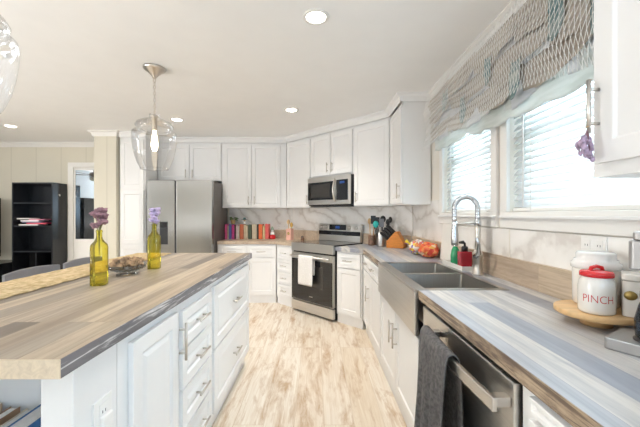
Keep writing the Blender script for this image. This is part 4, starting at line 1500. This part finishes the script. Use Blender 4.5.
# ================================================================== COOKBOOKS AND ORNAMENTS ON THE BACK COUNTER
cb = [(50, 26, 155, (0.78, 0.12, 0.30), 'hot pink cookbook, leftmost on the back counter'),
      (78, 14, 140, (0.70, 0.60, 0.42), 'thin cream cookbook beside the hot pink one'),
      (93, 28, 155, (0.13, 0.15, 0.42), 'blue cookbook third from the left in the row'),
      (122, 28, 150, (0.62, 0.06, 0.26), 'magenta cookbook beside the blue one'),
      (151, 14, 148, (0.10, 0.05, 0.05), 'thin dark maroon cookbook beside the magenta one'),
      (168, 20, 152, (0.78, 0.58, 0.58), 'pale pink cookbook left of the first orange-red one'),
      (189, 15, 138, (0.74, 0.66, 0.54), 'thin off-white cookbook before the first orange-red one'),
      (205, 42, 155, (0.60, 0.16, 0.07), 'thick orange-red cookbook under the white figurine'),
      (248, 24, 150, (0.62, 0.50, 0.34), 'tan cookbook right of the thick orange-red one'),
      (273, 18, 140, (0.70, 0.58, 0.42), 'light beige cookbook before the dark green one'),
      (296, 33, 152, (0.07, 0.09, 0.05), 'dark green cookbook in the middle of the row'),
      (333, 53, 155, (0.56, 0.47, 0.34), 'widest khaki cookbook in the row'),
      (388, 16, 155, (0.03, 0.03, 0.03), 'thin black cookbook right of the khaki one'),
      (405, 40, 156, (0.72, 0.15, 0.04), 'bright orange-red cookbook right of the black one'),
      (447, 24, 140, (0.58, 0.46, 0.24), 'mustard tan cookbook near the right end'),
      (473, 38, 158, (0.74, 0.13, 0.12), 'coral red cookbook, rightmost of the row')]
for x, wpx, hpx, col, lab in cb:
    cx = -1.43 + (x + wpx / 2 - 47) * 0.00149 + 0.0
    book('cookbook', lab, 'book', wpx * 0.00147 - 0.0008, 0.17, hpx * 0.00149, col, (cx, 5.10, CT + 0.0005), 0, 'cookbooks on the back counter')
bt = CT + 0.236


def bkx(px):
    return -1.43 + (px - 47) * 0.00149


po = thing('plant_pot', 'small brown pot with green sprigs on the left cookbooks', 'plant', (bkx(125), 5.09, CT + 0.2325))
build('pot', MB().lathe([(0.025, 0.0), (0.034, 0.02), (0.036, 0.055), (0.040, 0.06), (0.036, 0.065), (0.0, 0.06)], 24), M['spoon_wood'], po, local=True)
lf = MB()
rnd = random.Random(2)
for k in range(22):
    a = rnd.uniform(0, 2 * pi)
    r = rnd.uniform(0.01, 0.07)
    lf.ball((r * cos(a), r * sin(a) * 0.6, 0.07 + rnd.uniform(-0.01, 0.04)), 0.016, 8, 6, (1.2, 0.8, 0.45), bumpy=0.5, seed=k)
build('leaves', lf, mat('olive_leaves', (0.16, 0.24, 0.10), rough=0.7, vary=0.3), po, local=True)
fg = thing('figurine', 'small white figurine with dark hat standing on the cookbooks', 'figurine', (bkx(245), 5.09, CT + 0.2325))
build('torso', MB().lathe([(0.026, 0.0), (0.03, 0.012), (0.022, 0.035), (0.012, 0.048)], 20), M['white_ceramic'], fg, local=True)
build('head', MB().ball((0, 0, 0.06), 0.017), M['spoon_wood'], fg, local=True)
build('hat', MB().lathe([(0.05, 0.070), (0.052, 0.073), (0.024, 0.078), (0.02, 0.1), (0.0, 0.105)], 24), mat('dark_teal_hat', (0.03, 0.10, 0.11), rough=0.6), fg, local=True)
fg = thing('figurine', 'small green, white and red figurine at the right end of the cookbooks', 'figurine', (bkx(545), 5.07, CT + 0.0005))
build('base', MB().lathe([(0.045, 0), (0.05, 0.015), (0.048, 0.05), (0.03, 0.065)], 24), M['red_plastic'], fg, local=True)
build('torso', MB().lathe([(0.03, 0.06), (0.034, 0.08), (0.026, 0.11), (0.012, 0.12)], 24), M['white_ceramic'], fg, local=True)
build('head', MB().ball((0, 0, 0.135), 0.02), M['white_ceramic'], fg, local=True)
build('hat', MB().lathe([(0.026, 0.145), (0.022, 0.155), (0.016, 0.18), (0.0, 0.195)], 20), mat('sage_green_hat', (0.25, 0.36, 0.27), rough=0.6), fg, local=True)

pb = thing('utensil_box', 'pink open box holding wooden spoons left of the range', 'box', (-0.395, 4.86, CT + 0.0005), -0.5)
pw = MB()
for a_ in ((-0.04, -0.036, -0.04, 0.04), (0.036, 0.04, -0.04, 0.04), (-0.036, 0.036, -0.04, -0.036), (-0.036, 0.036, 0.036, 0.04)):
    pw.box(*a_, 0.006, 0.17)
pw.box(-0.04, 0.04, -0.04, 0.04, 0, 0.006)
build('walls', pw, mat('blush_pink_box', (0.74, 0.42, 0.34), rough=0.5, vary=0.06), pb, local=True)
build('emblem', MB().lathe([(0.0, 0), (0.022, 0.0), (0.022, 0.002), (0.0, 0.002)], 20, mx=Matrix.Translation((0, -0.0425, 0.10)) @ Matrix.Rotation(pi / 2, 4, 'X') @ Matrix.Translation((0, 0, -0.002))), M['gold'], pb, local=True)


def spoon(label, x, y, z, dx, dy, ln, material, kind='spoon', name='utensil', group=None):
    t = thing(name, label, 'utensil', (x, y, z), 0, group)
    top = Vector((dx, dy, ln))
    h = MB().tube([(0, 0, 0), top * 0.78], 0.006, 8)
    build('handle', h, material if kind != 'ladle' else M['black_satin'], t, local=True)
    hd = MB()
    c = top * 0.88
    if kind == 'spoon':
        hd.ball(c, 0.028, 14, 8, (0.85, 0.3, 1.35))
    elif kind == 'spatula':
        hd.box(c.x - 0.03, c.x + 0.03, c.y - 0.004, c.y + 0.004, c.z - 0.05, c.z + 0.05)
    else:
        hd.ball(c, 0.035, 14, 8, (1, 0.5, 1.2))
    build('head', hd, material, t, local=True, bevel=0.003 if kind == 'spatula' else 0)
    return t


spoon('pale wooden spoon in the pink box, left of the other', -0.408, 4.86, CT + 0.008, -0.01, 0.0, 0.30, M['spoon_wood'], group='spoons in the pink box')
spoon('mustard wooden spoon in the pink box, right of the other', -0.385, 4.855, CT + 0.008, 0.015, -0.005, 0.25, mat('mustard_spoon', (0.50, 0.30, 0.06), rough=0.5), group='spoons in the pink box')
sm_ = thing('spice_jar', 'small dark jar on the counter just left of the range', 'jar', (-0.2, 4.72, CT + 0.0005))
build('jar_body', MB().lathe([(0.022, 0), (0.026, 0.006), (0.026, 0.04), (0.02, 0.05)], 20), M['brown_crock'], sm_, local=True)
build('lid', MB().lathe([(0.021, 0.0502), (0.021, 0.062), (0.006, 0.066), (0.006, 0.074), (0.0, 0.076)], 20), M['black_satin'], sm_, local=True)

# ================================================================== RIGHT OF THE RANGE
def crock(name, label, x, y, r, h, material):
    t = thing(name, label, 'utensil holder', (x, y, CT + 0.0005))
    build('pot', MB().lathe([(0.0, 0.0), (r * 0.96, 0.0), (r, 0.006), (r, h - 0.004), (r - 0.002, h), (r - 0.006, h - 0.002), (r - 0.007, 0.008), (0.0, 0.008)], 32), material, t, local=True)
    build('rim', MB().lathe([(r + 0.0005, h - 0.014), (r + 0.002, h - 0.012), (r + 0.002, h - 0.006), (r + 0.0005, h - 0.004)], 32, close=False), material, t, local=True)
    return t


ax, ay = 0.70, 4.035
crock('utensil_crock', 'small brown mottled crock of spoons beside the range', ax, ay, 0.045, 0.125, M['brown_crock'])
spoon('pale wooden spoon leaning left in the brown crock', ax - 0.01, ay, CT + 0.01, -0.02, 0.0, 0.33, M['spoon_wood'], group='utensils in the brown crock')
spoon('white spatula in the brown crock', ax + 0.008, ay + 0.01, CT + 0.01, 0.0, 0.03, 0.24, M['poly_white'], 'spatula', group='utensils in the brown crock')
spoon('orange-brown wooden spoon leaning right in the brown crock', ax + 0.012, ay - 0.012, CT + 0.01, 0.02, -0.01, 0.31, mat('orange_spoon_wood', (0.55, 0.25, 0.08), rough=0.5), group='utensils in the brown crock')
sx_, sy_ = 0.79, 3.90
crock('utensil_canister', 'tall stainless steel canister crammed with black utensils', sx_, sy_, 0.052, 0.185, M['steel'])
spoon('turquoise spatula leaning left in the steel canister', sx_ - 0.02, sy_ - 0.008, CT + 0.012, -0.06, -0.04, 0.29, M['turquoise'], 'ladle', group='utensils in the steel canister')
spoon('black ladle standing tall in the steel canister', sx_ + 0.01, sy_ + 0.01, CT + 0.012, 0.02, 0.01, 0.36, M['black_satin'], 'ladle', group='utensils in the steel canister')
spoon('black spatula at the back of the steel canister', sx_ - 0.008, sy_ + 0.02, CT + 0.012, -0.035, 0.03, 0.33, M['black_satin'], 'spatula', group='utensils in the steel canister')
spoon('black serving spoon leaning right in the steel canister', sx_ + 0.024, sy_ - 0.012, CT + 0.012, 0.06, -0.015, 0.32, M['black_satin'], group='utensils in the steel canister')
spoon('black turner tilting left behind the turquoise spatula', sx_ - 0.03, sy_ + 0.004, CT + 0.012, -0.07, 0.01, 0.35, M['black_satin'], 'spatula', group='utensils in the steel canister')
spoon('black slotted spoon tilting right over the knife block', sx_ + 0.03, sy_ + 0.006, CT + 0.012, 0.09, -0.02, 0.35, M['black_satin'], group='utensils in the steel canister')
spoon('steel-grey spatula in front in the steel canister', sx_ - 0.002, sy_ - 0.022, CT + 0.012, 0.0, -0.025, 0.31, M['stool'], 'spatula', group='utensils in the steel canister')

kx, ky = 0.93, 3.72
KR = radians(-32)
kb = thing('knife_block', 'orange wooden knife block full of black-handled knives', 'knife block', (kx, ky, CT + 0.0005), KR)
# side view: local x to the right, sloped top facing left
prof = [(-0.10, 0.0), (0.10, 0.0), (0.10, 0.06), (0.025, 0.19), (-0.0, 0.185), (-0.10, 0.075)]
mb = MB()
n = len(prof)
vv = [(x, -0.055, z) for x, z in prof] + [(x, 0.055, z) for x, z in prof]
ff = [list(range(n)), list(range(n, 2 * n))[::-1]] + [(i, n + i, n + (i + 1) % n, (i + 1) % n) for i in range(n)]
mb.add(vv, ff)
build('block', mb, M['block_wood'], kb, local=True, bevel=0.004)
kp = None
slope = Vector((0.10, 0, 0.11)).normalized()
nrm = Vector((-slope.z, 0, slope.x))
mk = Matrix.Translation((kx, ky, CT + 0.0005)) @ Matrix.Rotation(KR, 4, 'Z')
k = 0
for i in range(4):
    for j in range(3):
        pl = Vector((-0.088 + i * 0.024, -0.034 + j * 0.034, 0.088 + i * 0.0265))
        wp = mk @ (pl + nrm * 0.002)
        ln = 0.085 + 0.018 * i + 0.01 * ((i + j) % 2)
        if kp is None:
            kp = thing('kitchen_knife', 'black-handled kitchen knife slotted in the orange wooden knife block', 'knife', wp, KR, 'knives in the knife block')
            hm = MB()
            pts = [nrm * s for s in (0.0, 0.012, 0.06, 0.115, 0.128)]
            hm.tube(pts, 0.009, 10, radii=[0.009, 0.0125, 0.011, 0.0135, 0.007])
            build('handle', hm, M['black_satin'], kp, local=True)
            bl = MB().tube([nrm * -0.0015, nrm * 0.0005], 0.0085, 10)
            build('bolster', bl, M['nickel'], kp, local=True)
        else:
            c = dup(kp, wp, KR)
            c.scale = (1, 1, ln / 0.105) if False else (1, 1, 1)

# ================================================================== BEHIND THE SINK
def bag(name, label, x, y, sx, sy, sz, stops, seed):
    m, nt, b = new_mat(name + '_print')
    N, L = nt.nodes, nt.links
    t_ = N.new('ShaderNodeTexCoord')
    vo = N.new('ShaderNodeTexVoronoi')
    vo.inputs['Scale'].default_value = 34
    L.new(t_.outputs['Object'], vo.inputs['Vector'])
    r = ramp(N, stops, 'CONSTANT')
    s_ = N.new('ShaderNodeSeparateColor')
    L.new(vo.outputs['Color'], s_.inputs[0])
    L.new(s_.outputs[0], r.inputs[0])
    L.new(r.outputs[0], b.inputs['Base Color'])
    b.inputs['Roughness'].default_value = 0.18
    t = thing(name, label, 'food bag', (x, y, CT + 0.0005))
    mb = MB().ball((0, 0, sz), 1.0, 36, 22, (sx, sy, sz), bumpy=0.25, seed=seed)
    mb.v = [Vector((p.x, p.y, max(p.z, 0.0))) for p in mb.v]
    for i, p in enumerate(mb.v):
        p.x += 0.006 * noise.noise(p * 45)
        p.z = max(0.0, p.z + 0.008 * noise.noise(p * 38))
    build('packet', mb, m, t, local=True)
    tie = MB().tube([(-sx * 0.75, 0.0, sz * 1.3), (-sx * 1.0, 0.01, sz * 1.5), (-sx * 1.25, 0.03, sz * 1.7)], 0.01, 10, radii=[0.012, 0.008, 0.025])
    build('gathered_end', tie, m, t, local=True)
    return t


bag('snack_bag', 'orange-red snack bag on the counter beside the white board', 1.015, 2.885, 0.085, 0.10, 0.066,
    [(0.0, (0.75, 0.13, 0.05)), (0.35, (0.72, 0.24, 0.08)), (0.6, (0.80, 0.55, 0.36)), (0.75, (0.60, 0.06, 0.04)), (0.9, (0.75, 0.40, 0.08))], 3.0)
bag('snack_bag', 'yellow, purple and white bread bag behind the orange-red one', 0.99, 3.12, 0.085, 0.10, 0.07,
    [(0.0, (0.78, 0.72, 0.66)), (0.3, (0.75, 0.55, 0.06)), (0.5, (0.22, 0.14, 0.42)), (0.68, (0.80, 0.70, 0.62)), (0.85, (0.70, 0.18, 0.14))], 9.0)

wb = MB()
wb.prism([(0, 0), (0.27, 0), (0.27, 0.30), (0, 0.30)], -0.004, 0.004)
mxb = Matrix.Translation((1.072, 2.77, CT + 0.002)) @ Matrix.Rotation(-pi / 2, 4, 'Z') @ Matrix.Rotation(radians(85), 4, 'X')
o = build('cutting_board', MB().prism([(0.0, 0.0), (0.24, 0.0), (0.24, 0.305), (0.0, 0.305)], -0.004, 0.004, mxb), M['poly_white'], None, bevel=0.003, loc=(1.08, 2.65, CT))
tag(o, 'white cutting board leaning on the splashback behind the soap bottles', 'cutting board')
ty = thing('sink_tray', 'white tray under the soap bottles behind the sink', 'tray', (1.045, 2.35, CT + 0.0005))
tm = MB()
tm.box(-0.052, 0.052, -0.17, 0.17, 0.0, 0.012)
tm.box(-0.052, -0.047, -0.17, 0.17, 0.012, 0.03)
tm.box(0.047, 0.052, -0.17, 0.17, 0.012, 0.03)
tm.box(-0.047, 0.047, -0.17, -0.165, 0.012, 0.03)
tm.box(-0.047, 0.047, 0.165, 0.17, 0.012, 0.03)
build('tray_body', tm, M['poly_white'], ty, local=True)
sd = thing('soap_dispenser', 'red square soap bottle with a black pump behind the sink', 'soap bottle', (1.04, 2.245, CT + 0.013))
build('bottle', MB().prism(rr(-0.042, 0.042, -0.03, 0.03, 0.012), 0.0, 0.115), M['soap_red'], sd, local=True, bevel=0.004)
build('neck', MB().lathe([(0.022, 0.1155), (0.022, 0.145), (0.017, 0.15)], 20), M['black_satin'], sd, local=True)
build('pump', MB().tube([(0, 0, 0.15), (0, 0, 0.17), (-0.012, 0, 0.178), (-0.04, 0.0, 0.176)], 0.01, 10, radii=[0.008, 0.008, 0.013, 0.007]), M['black_satin'], sd, local=True)
gs = thing('dish_soap', 'green dish soap bottle behind the faucet hose', 'soap bottle', (1.035, 2.385, CT + 0.013))
build('bottle', MB().lathe([(0.028, 0.0), (0.033, 0.008), (0.033, 0.07), (0.026, 0.11), (0.014, 0.135)], 24), M['soap_green'], gs, local=True)
build('cap', MB().lathe([(0.013, 0.1352), (0.013, 0.155), (0.006, 0.165), (0.0, 0.17)], 16), M['poly_white'], gs, local=True)

# ================================================================== CANISTERS AND COFFEE MAKER
bz = 0.955
tb = thing('turntable', 'round light wooden turntable carrying the cream canisters', 'turntable', (0.982, 1.125, CT))
build('base', MB().lathe([(0.045, 0.0005), (0.045, 0.02), (0.042, bz - CT - 0.0205)], 40, (0.982, 1.125, CT)), M['board_wood'], tb)
build('board', MB().lathe([(0.116, bz - CT - 0.02), (0.121, bz - CT - 0.017), (0.121, bz - CT - 0.003), (0.118, bz - CT), (0.0, bz - CT)], 64, (0.982, 1.125, CT)), M['board_wood'], tb)
cn = thing('canister', 'large cream stoneware canister with white lid behind the red-lidded jar', 'canister', (1.032, 1.185, bz + 0.0005))
build('crock', MB().lathe([(0.064, 0.0), (0.068, 0.005), (0.069, 0.125), (0.066, 0.132)], 48), M['ceramic'], cn, local=True)
build('lid', MB().lathe([(0.070, 0.1325), (0.073, 0.135), (0.073, 0.152), (0.066, 0.158), (0.064, 0.166), (0.058, 0.1665), (0.058, 0.186), (0.053, 0.192), (0.0, 0.193)], 48), M['white_ceramic'], cn, local=True)
pc = thing('canister', 'small cream jar with red lid, lettered PINCH', 'canister', (0.948, 1.085, bz + 0.0005))
PR = 0.0500
build('jar_body', MB().lathe([(0.044, 0.0), (0.049, 0.004), (PR, 0.012), (PR, 0.088), (0.047, 0.106), (0.041, 0.116), (0.041, 0.120)], 56), M['ceramic'], pc, local=True)
ld_ = build('lid', MB().lathe([(0.041, 0.1205), (0.046, 0.122), (0.046, 0.134), (0.042, 0.139), (0.016, 0.142), (0.014, 0.143), (0.0, 0.143)], 48), M['red_plastic'], pc, local=True)
kn = MB().tube([(-0.022, 0, 0.138), (-0.018, 0, 0.150), (0.0, 0, 0.155), (0.018, 0, 0.150), (0.022, 0, 0.138)], 0.006, 10)
build('knob', kn, M['red_plastic'], ld_, local=True)
cu = bpy.data.curves.new('pinch', 'FONT')
cu.body = 'PINCH'
cu.size = 0.036
cu.align_x = 'CENTER'
cu.extrude = 0.0
cu.offset = -0.0004
cu.resolution_u = 4
fo = bpy.data.objects.new('pinch', cu)
COL.objects.link(fo)
bpy.context.view_layer.update()
me = bpy.data.meshes.new_from_object(fo.evaluated_get(bpy.context.evaluated_depsgraph_get()))
bpy.data.objects.remove(fo)
bm = bmesh.new()
bm.from_mesh(me)
bmesh.ops.subdivide_edges(bm, edges=bm.edges, cuts=1)
a0 = math.atan2(-1.085, -0.948) + 0.10       # lettering faces the room
for v_ in bm.verts:
    a_ = a0 + v_.co.x * 0.82 / PR
    z_ = 0.040 + v_.co.y
    v_.co = ((PR + 0.0006) * cos(a_), (PR + 0.0006) * sin(a_), z_)
bm.to_mesh(me)
bm.free()
me.materials.append(M['red_ink'])
lt_ = bpy.data.objects.new('lettering', me)
link(lt_, pc, False)
lt_['label'] = 'red PINCH lettering'
ct = thing('canister', 'square cream canister with an oval brass label at the right edge', 'canister', (1.052, 1.042, bz + 0.0005), radians(-42))
build('box_body', MB().prism(rr(-0.043, 0.043, -0.043, 0.043, 0.012), 0.0, 0.115), M['ceramic'], ct, local=True, bevel=0.003)
build('lid', MB().prism(rr(-0.045, 0.045, -0.045, 0.045, 0.012), 0.1155, 0.138), M['ceramic'], ct, local=True, bevel=0.006)
build('label_plate', MB().lathe([(0.0, 0), (0.02, 0), (0.02, 0.002), (0.0, 0.002)], 28, mx=Matrix.Translation((-0.024, -0.0435, 0.070)) @ Matrix.Rotation(pi / 2, 4, 'X') @ Matrix.Diagonal((0.8, 0.72, 1, 1))), M['gold'], ct, local=True)

CM = Vector((0.829, 0.926, CT + 0.0005))
CA = radians(-58)      # local x along the front (toward the camera), local y into the machine
cmk = thing('coffee_maker', 'grey coffee maker cut by the right edge beside the canisters', 'coffee maker', CM, CA)
build('base', MB().prism(rr(0.0, 0.20, 0.0, 0.15, 0.01), 0.0, 0.032), M['machine_grey'], cmk, local=True, bevel=0.003)
build('warming_plate', MB().lathe([(0.0, 0.0325), (0.048, 0.0325), (0.048, 0.036), (0.0, 0.037)], 32, (0.095, 0.068, 0)), M['black_satin'], cmk, local=True)
build('column', MB().prism(rr(0.06, 0.18, 0.112, 0.15, 0.008), 0.0325, 0.228), M['machine_grey'], cmk, local=True)
build('brew_head', MB().prism(rr(0.038, 0.19, 0.05, 0.15, 0.015), 0.2285, 0.31), M['machine_grey'], cmk, local=True, bevel=0.004)
build('head_lid', MB().prism(rr(0.045, 0.18, 0.06, 0.14, 0.012), 0.3105, 0.335), M['machine_grey'], cmk, local=True, bevel=0.004)
ca = build('carafe', MB().lathe([(0.036, 0.038), (0.043, 0.045), (0.045, 0.09), (0.036, 0.13), (0.03, 0.145)], 32, (0.095, 0.064, 0), close=False), M['carafe'], cmk, local=True)
build('carafe_lid', MB().lathe([(0.031, 0.1455), (0.033, 0.15), (0.033, 0.168), (0.012, 0.172), (0.0, 0.174)], 28, (0.095, 0.064, 0)), M['black_satin'], ca, local=True)

# dried flowers hanging from the near cabinet's handle
df = thing('dried_flower_bunch', 'bunch of dried mauve flowers hanging from the near cabinet handle', 'dried flowers', (0.792, 0.937, 1.535))
st = MB()
bl = MB()
rnd = random.Random(9)
for k in range(16):
    a = rnd.uniform(0, 2 * pi)
    r = rnd.uniform(0.006, 0.03)
    zb = -rnd.uniform(0.03, 0.095)
    st.tube([(0, 0, 0.0), (0.3 * r * cos(a), 0.3 * r * sin(a), -0.02), (r * cos(a), r * sin(a), zb)], 0.0011, 5)
    bl.ball((r * cos(a), r * sin(a), zb), rnd.uniform(0.005, 0.010), 8, 6, (0.8, 0.8, 1.4), bumpy=0.9, seed=k)
    if k % 2:
        bl.ball((r * 0.7 * cos(a), r * 0.7 * sin(a), zb * 0.55), 0.006, 8, 6, (0.8, 0.8, 1.3), bumpy=0.9, seed=k + 30)
build('stems', st, M['mauve'], df, local=True)
build('blossoms', bl, M['lavender'], df, local=True)
build('tie', MB().tube([(0.0, -0.004, 0.006), (0.006, 0.0, 0.008), (0.0, 0.004, 0.006), (-0.006, 0, 0.004), (0.0, -0.004, 0.006)], 0.0018, 6), M['spoon_wood'], df, local=True)
